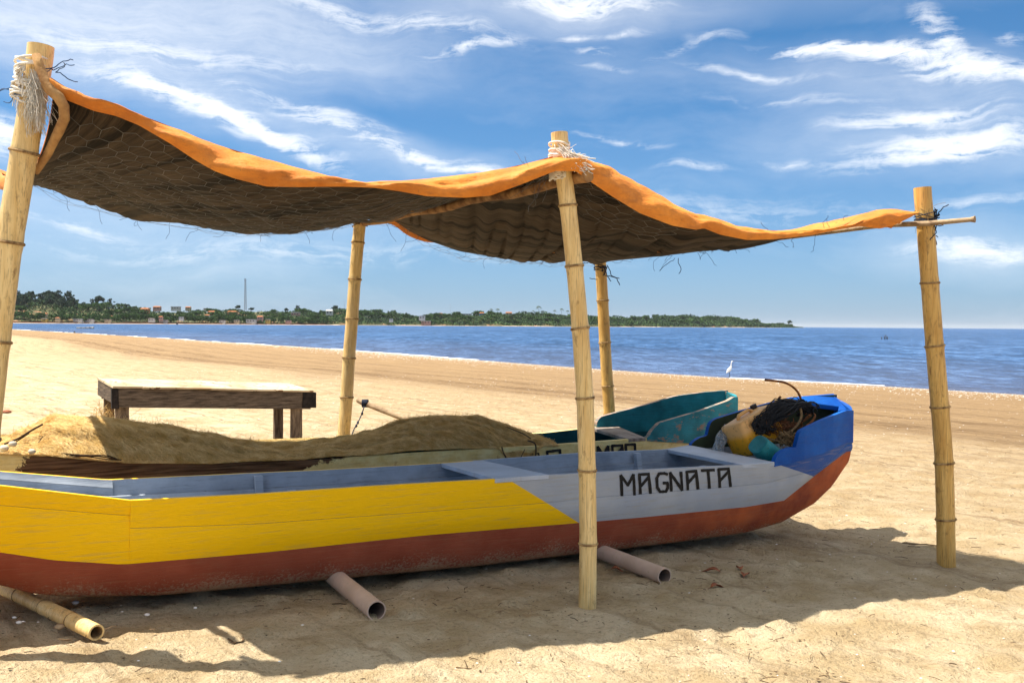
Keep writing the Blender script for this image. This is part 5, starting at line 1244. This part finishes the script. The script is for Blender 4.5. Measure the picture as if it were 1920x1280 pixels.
for px, py, s, m_, lab, cat in [(36,1168,.018,M_shell,'white shell on the shaded sand above the bamboo roller','shell'),(276,1153,.016,M_shell,'white shell lying in shade right of the bamboo roller','shell'),(578,1240,.012,M_shell,'tiny white shell beside the edge of the canopy shadow','shell'),(27,1158,.012,M_shell,'smaller white shell left of the bamboo roller','shell'),
    (366,1140,.012,M_shell,'white shell deep in the shade under the yellow hull','shell'),(12,775,.09,M_leaf,'brown clod on the bright sand at the far left','clod'),(112,1177,.03,M_stick,'sandy lump leaning against the bamboo roller','clod'),(141,1131,.022,M_shell,'pale lump beside the upper part of the bamboo roller','shell')]: pebble(px, py, s, m_, lab, cat)

# ------------------------------------------------------------------ egret at the water's edge
M_white = simple('white_feathers', (.72,.72,.70), (.88,.88,.86), 20, rough=.9, bump=.2)
M_dark = simple('dark_leg', (.02,.02,.02), (.06,.05,.04), 20, rough=.8, bump=0)
EY = onwater(1368, 708).y; eg = empty('egret', tuple(onwater(1368, 708)), 'white egret standing in the shallows at the edge of the beach', 'bird')
mb = MB(); E = lambda x, y: at(x, y, EY)
px_tube(mb, [(1362.2,699),(1363.5,697.5),(1366,694.5),(1368.5,691.5),(1370,689),(1371,686.5),(1371.2,683.5),(1371.5,680.5),(1372,678.2),(1372.8,676.8)], [.01,.04,.085,.10,.075,.035,.028,.026,.024,.022][:0] or .05, 8, sub=1)
mb = MB(); P = [E(*p) for p in [(1361.5,699.5),(1363,698),(1365.5,695.2),(1368,692.3),(1370,689.5),(1371,686.5),(1371,683.5),(1371.3,680.5),(1372,678),(1373,676.9),(1374,677)]]
mb.tube(P, [.008,.035,.09,.105,.08,.036,.026,.024,.026,.034,.018], 10); mb.build('body', M_white, eg, origin=eg.location)
mb = MB(); mb.tube([E(1373.8,677), E(1376.6,677.7)], [.014,.003], 6); mb.build('beak', simple('yellow_beak', (.5,.3,.02),(.6,.36,.03),10,bump=0), eg, origin=eg.location)
for dx in (0, .9):
    mb = MB(); mb.tube([E(1367.2+dx,696), E(1367.4+dx,702), E(1367.5+dx,710)], .009, 6); mb.build('leg', M_dark, eg, origin=eg.location)
# small boat at anchor
BY = onwater(160, 616).y; sb = empty('rowing_boat', tuple(onwater(160, 616)), 'small grey open boat moored off the beach far to the left', 'boat')
mb = MB(); Ls = (at(176, 615, BY)-at(143, 615, BY)).length; k = Ls/33
secs = []
for i in range(17):
    u = i/16; x = (u-.5)*Ls; w = .95*k*3.2*(math.sin(PI*min(1, .08+u*.95)))**.5*(1-.8*max(0, u-.75)/.25); h = (2.4+1.6*u**3)*k
    secs.append([(x, -w/2, h), (x, -w/2*.8, .4*k), (x, 0, -.6*k), (x, w/2*.8, .4*k), (x, w/2, h), (x, w/2-.08, h-.1), (x, 0, .9*k), (x, -w/2+.08, h-.1)])
vs = [p for s_ in secs for p in s_]; fs = [(i*8+j, i*8+(j+1)%8, (i+1)*8+(j+1)%8, (i+1)*8+j) for i in range(16) for j in range(8)]+[tuple(range(8)), tuple(16*8+j for j in range(8))]
mb.add(vs, fs); mb.build('hull', simple('grey_hull', (.16,.16,.17),(.34,.33,.32),2,bump=0), sb)
for u in (-.22, .05, .28):
    mb = MB(); mb.box((u*Ls, 0, 2.5*k), (.3, 1.5, .08)); mb.build('seat', M_leg, sb, smooth=False)
# heron-like bird at the left waterline, stakes and a buoy
h = empty('shore_bird', tuple(gnd(139, 624)), 'tiny dark bird standing at the waterline below the small moored boat', 'bird'); mb = MB(); HY = gnd(139, 624).y
mb.tube([at(138,620.8,HY), at(139,621.5,HY), at(140.2,623,HY), at(141,623.8,HY)], [.03,.12,.2,.04], 8); mb.tube([at(140,623,HY), at(140,625,HY)], .04, 5); mb.build('body', M_dark, h, origin=h.location)
SY = onwater(1658, 636).y
for i, (x, y, l, lab) in enumerate([(1654,636,4,'short stake left of the group of stakes standing in the sea'),(1659,636,6,'leaning stake in the middle of the group in the sea'),(1662,636,8,'tallest stake of the group standing in the sea'),(1665,636,5,'rightmost stake of the group in the sea')]):
    mb = MB(); mb.tube([at(x, y+3, SY), at(x-1.2, y-l, SY)], .10, 6); o = mb.build('stake', M_dark); tag(o, lab, 'stake', 'stakes standing in the sea')
o_ = onwater(332, 608.5); mb = MB(); mb.tube([(0,0,-.5),(0,0,.2),(0,0,1.0),(0,0,2.4),(0,0,2.6)], [.3,1.2,1.3,.4,.1], 10); o = mb.build('buoy', M_dark); o.location = o_; tag(o, 'small dark buoy on the water off the far shore', 'buoy')
# ------------------------------------------------------------------ far shore
def shoreD(px): return float(np.interp(px, [-500,-100,100,640,950,1150,1300,1430,1510], [1300,1450,1500,1900,2100,2400,2900,3500,4100]))
def hor(px): return 609.2+.0073*(px-960)
sky_top = [(-500,548),(-100,545),(20,541),(60,543),(100,546),(130,547),(150,566),(185,560),(215,567),(260,573),(300,577),(340,579),(400,579),(440,577),(460,579),(520,579),(560,577),(600,579),(640,574),(680,575),(740,581),(790,588),(840,587),(880,585),(930,584),(1000,584),(1050,583),(1090,585),(1150,591),(1200,591),(1260,589),(1320,589),(1370,591),(1400,595),(1430,603),(1470,605),(1495,610),(1510,612)]
def topz(px): D = shoreD(px)+260; return HC+(hor(px)-float(np.interp(px, [a for a, b in sky_top], [b for a, b in sky_top])))*D/FPX
def shorept(px, back=0):
    D = shoreD(px)+back; d = ray(px, 610); return Vector((d.x/d.y*D, D, 0))
def treeh(px): return float(np.interp(px, [-500,140,160,400,1100,1400,1505], [20,20,12,8,9,9,3]))*shoreD(px)/1500
def hillz(px, k):
    top = max(.3, topz(px)-treeh(px)*.85); base = .6
    n_ = float(fbm(np.array(px*.02), np.array(k*2.0), 3, 55))*.12*top
    return ZW+.4+ (top+1.0)*max(0, k)**.75 + n_*k
DEPTH = 330
M_hill = simple('hill_ground', (.035,.05,.02), (.13,.12,.05), .02, rough=1, bump=0, detail=6, specks=(.03,.60,(.36,.19,.10)))
mb = MB(); pxs = np.arange(-520, 1512, 6.0); ks = np.linspace(0, 1, 14); P = np.zeros((len(pxs), len(ks)+3, 3))
for i, px in enumerate(pxs):
    p = shorept(px); P[i, 0] = (p.x, p.y-2, ZW-1.5)
    for j, k in enumerate(ks): q = shorept(px, k*DEPTH); P[i, j+1] = (q.x, q.y, hillz(px, k))
    q = shorept(px, DEPTH*1.6); P[i, -2] = (q.x, q.y, hillz(px, 1)*.6); q = shorept(px, DEPTH*2.4); P[i, -1] = (q.x, q.y, ZW-2)
v, f = gridmesh(P); mb.add(v, f); o = mb.build('headland_terrain', M_hill); tag(o, kind='structure')
M_fars = simple('far_sand', (.40,.27,.18), (.60,.46,.32), .05, rough=1, bump=0)
mb = MB(); pxs = np.arange(-520, 1470, 5.0); P = np.zeros((len(pxs), 3, 3))
for i, px in enumerate(pxs):
    w_ = 1.0 if px < 640 else (.6 if (940 < px < 1040 or 740 < px < 830 or 1160 < px < 1240 or 1350 < px < 1400) else .12)
    D = shoreD(px); s_ = D/FPX
    for j, (bk, z) in enumerate(((-22, ZW-.1), (-8, ZW+.9*s_*w_*.5), (2, ZW+.9*s_*w_+.3))): q = shorept(px, bk); P[i, j] = (q.x, q.y, z)
v, f = gridmesh(P); mb.add(v, f); o = mb.build('far_beach', M_fars); tag(o, kind='structure')

# foliage prototypes ------------------------------------------------
def leafmat(name, c1, c2):
    mt, nt, b = newmat(name, .85, .15); oi = nn(nt, 'ShaderNodeObjectInfo'); tc = nn(nt, 'ShaderNodeTexCoord')
    c = mix(nt, ramp(nt, noise(nt, tc.outputs['Object'], .35, 3), [(.35,(0,0,0)),(.65,(1,1,1))]), c1, c2)
    c = mix(nt, mathn(nt, 'MULTIPLY', oi.outputs['Random'], .55), c, (c1[0]*1.9, c1[1]*1.5, c1[2]*1.2)); lk(nt, c, b.inputs['Base Color']); return mt
M_lf = leafmat('leaf_green', (.024,.062,.018), (.075,.14,.03)); M_ld = leafmat('leaf_dark', (.018,.042,.028), (.045,.085,.045)); M_lp = leafmat('palm_green', (.035,.06,.02), (.09,.12,.035))
M_bark = simple('bark', (.06,.045,.035), (.16,.12,.09), 2, rough=1, bump=0)
def clumps(mb, cs, n, sz):
    for c, r_ in cs:
        for _ in range(n):
            d = Vector([random.gauss(0, 1) for _ in range(3)]).normalized()*r_*random.uniform(.55, 1.05); p = Vector(c)+Vector((d.x, d.y, d.z*.75)); a = Vector([random.gauss(0, 1) for _ in range(3)]).normalized(); b2 = a.orthogonal().normalized(); c2 = a.cross(b2); s = sz*random.uniform(.6, 1.3)
            mb.add([p+b2*s, p+c2*s, p-b2*s*.8, p-c2*s*.9], [(0,1,2,3)])
def proto(kind, seed):
    random.seed(seed); cr = MB(); tr = MB()
    if kind == 'round':
        cs = [((random.gauss(0,.36), random.gauss(0,.36), random.uniform(.42,.9)), random.uniform(.2,.34)) for _ in range(16)]; clumps(cr, cs, 44, .085)
        tr.tube([(0,0,-.15),(.02,0,.3),(.0,.02,.7)], [.05,.04,.02], 6)
        for _ in range(4): tr.tube([(0,0,.3),(random.gauss(0,.2), random.gauss(0,.2), .55),(random.gauss(0,.35), random.gauss(0,.35), .75)], [.03,.02,.01], 5)
    elif kind == 'tall':
        cs = []
        for i in range(26): h = .2+.8*i/25; w = .30*(1-h*.6); cs.append(((random.gauss(0,w*.8)+.05*h, random.gauss(0,w*.8), h), random.uniform(.05,.12)))
        clumps(cr, cs, 34, .045); tr.tube([(0,0,-.1),(.02,0,.5),(.05,0,.98)], [.03,.022,.006], 6)
        for _ in range(5): h = random.uniform(.35,.8); tr.tube([(0.02,0,h),(random.gauss(0,.15), random.gauss(0,.15), h+.15)], [.012,.005], 4)
    elif kind == 'wind':
        cs = [((.1+.5*random.random()**.8-.15, random.gauss(0,.2), .55+.35*random.random()), random.uniform(.12,.22)) for _ in range(12)]; clumps(cr, cs, 60, .06)
        tr.tube([(-.1,0,-.1),(-.05,0,.3),(.1,0,.7)], [.04,.03,.015], 6)
        for _ in range(4): tr.tube([(-.03,0,.35),(.1,random.gauss(0,.1),.55),(.35,random.gauss(0,.2),.75)], [.025,.015,.008], 5)
    elif kind == 'palm':
        for i in range(15):
            a = 2*PI*i/15+random.uniform(-.2,.2); el_ = random.uniform(-.1,.9); pts = []
            for k in range(6): u = k/5; r_ = .30*u; pts.append(Vector((math.cos(a)*r_, math.sin(a)*r_, .85+.22*u*el_-.26*u*u)))
            for k in range(5):
                s = Vector((-math.sin(a), math.cos(a), 0))*(.035*(1-k/6)); dd = Vector((0,0,-.02))
                cr.add([pts[k]+s+dd, pts[k], pts[k]-s+dd, pts[k+1]+s*.8+dd, pts[k+1], pts[k+1]-s*.8+dd], [(0,1,4,3),(1,2,5,4)])
        tr.tube([(0,0,-.1),(.02,0,.3),(.0,0,.6),(.0,0,.87)], [.022,.016,.014,.012], 6)
    cm_ = cr.build('crown', M_ld if kind in ('tall', 'wind') else (M_lp if kind == 'palm' else M_lf), smooth=False); tm = tr.build('trunk', M_bark)
    a, b2 = cm_.data, tm.data; bpy.data.objects.remove(cm_); bpy.data.objects.remove(tm); return a, b2
PR = {k: [proto(k, s) for s in range(n)] for k, n in (('round', 5), ('tall', 3), ('wind', 2), ('palm', 2))}
random.seed(33)
def tree(kind, px, k, hgt, wid, label, group, name):
    q = shorept(px, k*DEPTH); z = hillz(px, k); cm_, tm = random.choice(PR[kind])
    root = empty(name, (q.x, q.y, z-.3), label, 'tree', group); root.rotation_euler = (0, 0, random.uniform(-.5,.5) if kind == 'wind' else random.uniform(0, 6.28)); root.scale = (wid, wid, hgt)
    link('crown', cm_, root); link('trunk', tm, root)
G_ = 'trees along the far shore'
SPOTS = [(-600,60,'at the far left edge'),(60,120,'below the highest part of the left wood'),(120,180,'at the right end of the high left wood'),(180,240,'behind the small moored boat'),(240,300,'near the orange-roofed houses'),(300,370,'among the white houses left of the mast'),(370,430,'near the bare red slope'),(430,490,'at the foot of the tall mast'),(490,560,'right of the tall mast'),(560,640,'left of the slim pole behind the net'),(640,720,'just right of the slim pole behind the net'),(720,790,'left of the small cove'),(790,850,'above the small cove'),(850,920,'left of the tallest palms'),(920,1000,'around the sandy cove left of the front pole'),(1000,1080,'behind the pale front pole'),(1080,1150,'between the two poles of the right bay'),(1150,1230,'just right of the rear pole'),(1230,1320,'on the middle of the long headland'),(1320,1400,'where the headland begins to slope down'),(1400,1600,'near the low tip of the headland')]
def spot(px): return next(t for a, b2, t in SPOTS if a <= px < b2)
for i in range(52):       # tall feathery wood at the left
    px = random.uniform(18, 140) if i < 42 else random.uniform(-200, 18); k = random.uniform(.35, 1.0); s = shoreD(px)/FPX
    tree('tall' if random.random() < .65 else 'wind', px, k, random.uniform(17,27)*s, random.uniform(18,28)*s, 'tall dark feathery tree '+spot(px), G_, 'casuarina_tree')
for i in range(26):
    px = random.uniform(140, 262); s = shoreD(px)/FPX; hh = np.interp(px, [140, 262], [17, 10])*random.uniform(.75, 1.1)*s
    tree(random.choice(('tall', 'round')), px, random.uniform(.4, 1), hh, hh*1.1, 'mid-height bushy tree '+spot(px), G_, 'coastal_tree')
for px, h_, kd, lab in [(184,21,'wind','wind-bent dark tree right of the high wood on the far shore'),(207,18,'tall','narrow dark tree beside the wind-bent one on the far shore'),(443,11,'wind','spreading dark tree just left of the tall mast'),(470,9,'wind','small bushy tree just right of the tall mast'),(557,13,'tall','dark upright tree on the ridge right of the mast'),(535,10,'wind','low round tree left of the upright tree on the ridge'),(1478,10,'wind','flat-topped tree near the tip of the headland'),(625,12,'wind','broad tree on the ridge above the white house')]:
    s = shoreD(px)/FPX; tree(kd, px, 1.0, h_*s*1.15, h_*s*1.3, lab, G_, 'ridge_tree')
for i in range(74):       # the shore row, left
    px = 15+i*8.2+random.uniform(-3,3); s = shoreD(px)/FPX; k = random.uniform(.0, .10)
    tree('round', px, k, random.uniform(9,16)*s, random.uniform(8,13)*s, 'round waterfront tree '+spot(px), G_, 'shade_tree')
for i in range(72):       # hillside, left and middle
    px = random.uniform(-60, 930); s = shoreD(px)/FPX; k = random.uniform(.2, .95)
    tree('round', px, k, random.uniform(8,14)*s, random.uniform(8,14)*s, 'leafy hillside tree '+spot(px), G_, 'hillside_tree')
for i in range(64):
    px = random.uniform(640, 1490); s = shoreD(px)/FPX; k = random.uniform(0, 1); f_ = .5 if px > 1420 else 1
    tree('round', px, k, random.uniform(7,12)*s*f_, random.uniform(9,14)*s*f_, 'green woodland tree '+spot(px), G_, 'headland_tree')
for px, h_ in [(921,14),(933,15),(1010,20),(1053,15),(1040,12),(1000,11),(985,10),(905,10),(1064,12)]:
    s = shoreD(px)/FPX; tree('palm', px, .95, h_*s*1.2, h_*s*1.1, 'thin-stemmed palm rising above the wood '+spot(px), 'palms on the far shore', 'palm_tree')
for i in range(34):
    px = random.uniform(100, 640) if i < 22 else random.uniform(830, 930); s = shoreD(px)/FPX
    tree('palm', px, random.uniform(.02,.2), random.uniform(10,14)*s, random.uniform(13,17)*s, 'low coconut palm by the water '+spot(px), 'palms on the far shore', 'palm_tree')
# woodland mass filling the slopes
mb = MB(); random.seed(44)
for i in range(80000):
    px = random.uniform(-510, 1505) if i < 46000 else random.uniform(560, 1505); k = random.random()**.9; q = shorept(px, k*DEPTH); s = shoreD(px)/FPX
    nz_ = float(vn(np.array(px*.045), np.array(k*5.0), 3)); 
    if 290 < px < 560 and float(vn(np.array(px*.035+9), np.array(k*2.5), 12)) > .25 and random.random() < .8: continue
    e_ = min(1, (1507-px)/50); th_ = treeh(px)*(.45+.5*nz_)*random.uniform(.2, 1)*e_
    c = Vector((q.x, q.y+random.uniform(-5,5), hillz(px, k)+max(.5*s, th_))); a = Vector([random.gauss(0, 1) for _ in range(3)]).normalized(); b2 = a.orthogonal().normalized(); c2 = a.cross(b2); r_ = s*random.uniform(1.0, 2.2)*max(e_, .4)
    mb.add([c+b2*r_, c+c2*r_, c-b2*r_*.9, c-c2*r_*.8], [(0,1,2,3)])
M_wood_f = simple('woodland_leaves', (.016,.040,.018), (.055,.105,.028), .02, rough=.9, bump=0, detail=5)
o = mb.build('distant_woodland', M_wood_f, smooth=False); tag(o, 'dense green woodland covering the far hills', 'woodland', kind='stuff')

# houses -------------------------------------------------------------
def pm(n, c): return simple(n, tuple(x*.5 for x in c), tuple(x*.72 for x in c), .3, rough=.9, bump=0)
HM = {'white': pm('house_white', (.75,.74,.70)), 'cream': pm('house_cream', (.66,.55,.36)), 'pink': pm('house_pink', (.60,.36,.30)), 'orange': pm('house_orange', (.60,.26,.10)), 'yellow': pm('house_yellow', (.68,.50,.14)), 'blue': pm('house_blue', (.16,.38,.55)), 'earth': pm('bare_earth', (.50,.27,.15)), 'grey': pm('house_grey', (.42,.42,.42))}
HR = {'tile': pm('roof_tile', (.52,.20,.08)), 'dark': pm('roof_dark', (.18,.15,.14)), 'white': pm('roof_white', (.74,.73,.70))}; M_win = pm('window_dark', (.05,.05,.06)); M_winf = pm('window_frame', (.6,.58,.52))
houses = [(84,592,8,7,'cream','tile'),(82,600,12,5,'yellow','dark'),(107,599,9,6,'cream','tile'),(145,600,18,4,'white','white'),(166,601,16,4,'white','dark'),(205,596,13,6,'cream','tile'),(201,601,12,4,'cream','white'),(232,596,6,5,'cream','tile'),(270,584,17,9,'orange','tile'),(293,579,15,7,'pink','tile'),(328,579,18,7,'white','white'),(352,579,11,6,'cream','tile'),(283,600,12,5,'white','dark'),(301,597,8,6,'pink','tile'),
 (305,602,16,4,'grey','white'),(339,597,9,5,'white','white'),(388,594,10,6,'white','tile'),(398,588,20,7,'earth','tile'),(434,588,18,7,'earth','tile'),(386,580,11,4,'white','white'),(470,603,20,7,'white','white'),(487,598,12,8,'pink','tile'),(502,602,9,6,'yellow','white'),(553,591,18,9,'pink','white'),(617,588,14,10,'white','white'),(689,595,12,4,'cream','white'),(733,600,8,4,'white','white'),(791,597,13,8,'white','white'),(798,606,20,7,'pink','white'),(826,592,9,7,'cream','tile'),(876,591,20,5,'white','white'),(903,590,10,6,'blue','tile'),(954,590,14,7,'cream','tile'),(540,603,12,4,'pink','white'),(416,603,12,4,'white','dark'),(443,603,11,5,'cream','white')]
desc = {'cream': 'cream', 'yellow': 'yellow', 'white': 'white', 'pink': 'pinkish', 'orange': 'orange', 'blue': 'blue', 'earth': 'brick red', 'grey': 'grey'}; rd = {'tile': 'tiled roof', 'dark': 'dark roof', 'white': 'pale roof'}
where = [(0,115,'below the high wood at the far left'),(115,245,'among shore trees right of the high wood'),(245,365,'in the village left of the mast'),(365,455,'close left of the tall mast'),(455,520,'close right of the tall mast'),(520,640,'left of the slim pole'),(640,760,'just right of the slim pole'),(760,830,'by the small cove between the poles'),(830,1000,'on the ridge near the palms')]
for (px, pyb, w, h_, wc_, rc) in houses:
    k = min(.97, max(.02, (602.5-pyb)/max(5, 602.5-float(np.interp(px, [a for a, b in sky_top], [b for a, b in sky_top]))))); Y = shorept(px, k*DEPTH).y-14
    if pyb > 596: Y = shorept(px, 0).y-3
    w *= .85; h_ *= .85; pyb += .5
    c = at(px, pyb, Y); s = Y/FPX; wm, hm = w*s, h_*s; dm = wm*.7
    place = next(t for a, b2, t in where if a <= px < b2); lab = '%s %s house, %s %s, %s' % ('low' if h_ < 5 else ('tall' if h_ > 7 else 'small'), desc[wc_], rd[rc], 'at the waterline' if pyb > 596 else 'up the slope', place)
    root = empty('house', tuple(c), lab, 'house', 'houses along the far shore'); wh = hm*.68
    mb = MB(); mb.box((0, dm/2, wh/2-2), (wm, dm, wh+4)); mb.build('wall', HM[wc_], root, smooth=False)
    mb = MB(); e = wm*.56; rz = wh+.003
    if rc == 'white' and h_ < 8: mb.box((0, dm/2, wh+hm*.08), (wm*1.06, dm*1.06, hm*.16))
    else: mb.add([(-e,-.8,rz),(e,-.8,rz),(e,dm+.8,rz),(-e,dm+.8,rz),(-e*.75,dm/2,hm),(e*.75,dm/2,hm)], [(0,1,5,4),(1,2,5),(2,3,4,5),(3,0,4),(3,2,1,0)])
    mb.build('roof', HR[rc], root, smooth=False)
    nw = max(2, int(w/4.5))
    for i in range(nw):
        x = (-.5+(i+.5)/nw)*wm*.92; mb = MB(); mb.box((x, -.06, wh*.55), (wm/nw*.42, .12, wh*.42)); wo_ = mb.build('window' if i != nw//2 or h_ < 6 else 'door', M_win, root, smooth=False)
        mb = MB(); mb.box((x, -.1, wh*.55-wh*.25), (wm/nw*.52, .3, wh*.06)); mb.build('sill', M_winf, wo_, smooth=False)
# low walls along the far beach
mb = MB(); pts = [shorept(px, -4) for px in range(20, 620, 10)]
for a, b2 in zip(pts, pts[1:]):
    h_ = random.uniform(1.2, 2.2); mb.add([(a.x,a.y,ZW),(b2.x,b2.y,ZW),(b2.x,b2.y,ZW+h_+1),(a.x,a.y,ZW+h_+1),(a.x,a.y+1,ZW),(b2.x,b2.y+1,ZW),(b2.x,b2.y+1,ZW+h_+1),(a.x,a.y+1,ZW+h_+1)], [(0,1,2,3),(3,2,6,7),(4,7,6,5),(0,3,7,4),(1,5,6,2)])
o = mb.build('sea_wall', pm('brick_dark', (.20,.09,.06)), smooth=False); tag(o, 'low dark red wall running along the top of the far beach', 'wall')
# masts
def mast(px, yb, yt, wpx, lab, lattice=True):
    k = .9; Y = shorept(px, k*DEPTH).y; b_ = at(px, yb+3, Y); t_ = at(px, yt, Y); H_ = t_.z-b_.z; w = wpx*Y/FPX; root = empty('communication_mast', tuple(b_), lab, 'mast', 'masts on the far hills'); mb = MB()
    if lattice:
        co = [(-w/2,-w/2),(w/2,-w/2),(w/2,w/2),(-w/2,w/2)]
        for x, y in co: mb.tube([(x,y,0),(x*.55,y*.55,H_)], .28, 4)
        n_ = 22
        for i in range(n_):
            z0, z1 = H_*i/n_, H_*(i+1)/n_; f0, f1 = 1-.45*i/n_, 1-.45*(i+1)/n_
            for j in range(4): a, b2 = co[j], co[(j+1)%4]; mb.tube([(a[0]*f0,a[1]*f0,z0),(b2[0]*f1,b2[1]*f1,z1)], .14, 3, False); mb.tube([(a[0]*f0,a[1]*f0,z0),(b2[0]*f0,b2[1]*f0,z0)], .12, 3, False)
        mb.build('lattice', M_mast, root, smooth=False)
        for i, (dx, dz) in enumerate([(-1.9,.99),(1.9,.99),(0,1.0),(-1.2,.93),(1.3,.62),(-1.2,.80),(1.2,.42),(1.1,.30)]):
            mb = MB(); mb.box((dx, -1.2, H_*dz), (.7,.5,2.4)); mb.tube([(dx*.3,0,H_*dz),(dx,-1.2,H_*dz)], .1, 4); mb.build('antenna', M_mast, root, smooth=False)
    else: mb.tube([(0,0,0),(0,0,H_)], .22, 5); mb.build('pole', M_mast, root); mb = MB(); mb.box((0,0,H_), (1.0,.6,1.0)); mb.build('antenna', M_mast, root, smooth=False)
M_mast = pm('galvanised', (.42,.42,.43))
mast(460, 578, 523, 3.4, 'tall lattice communication mast with antennas on the far hill'); mast(645.5, 576, 564.5, 1, 'thin short mast touching the slim pole on the far ridge', False); mast(844, 588, 570, 1, 'thin lone mast on the ridge between the two poles', False)

# air: a closed box of very thin haze round everything
mb = MB(); mb.box((0, 21500, 60), (64000, 48000, 126.0)); hz = mb.build('haze', [], smooth=False); tag(hz, kind='stuff')
M_air = bpy.data.materials.new('sea_air'); M_air.use_nodes = True; nt = M_air.node_tree; nt.nodes.clear()
pv = nn(nt, 'ShaderNodeVolumePrincipled'); pv.inputs['Color'].default_value = (.92, .95, 1, 1); pv.inputs['Density'].default_value = 1.6e-5; pv.inputs['Anisotropy'].default_value = .2
om = nn(nt, 'ShaderNodeOutputMaterial'); lk(nt, pv.outputs[0], om.inputs['Volume']); hz.data.materials.append(M_air)
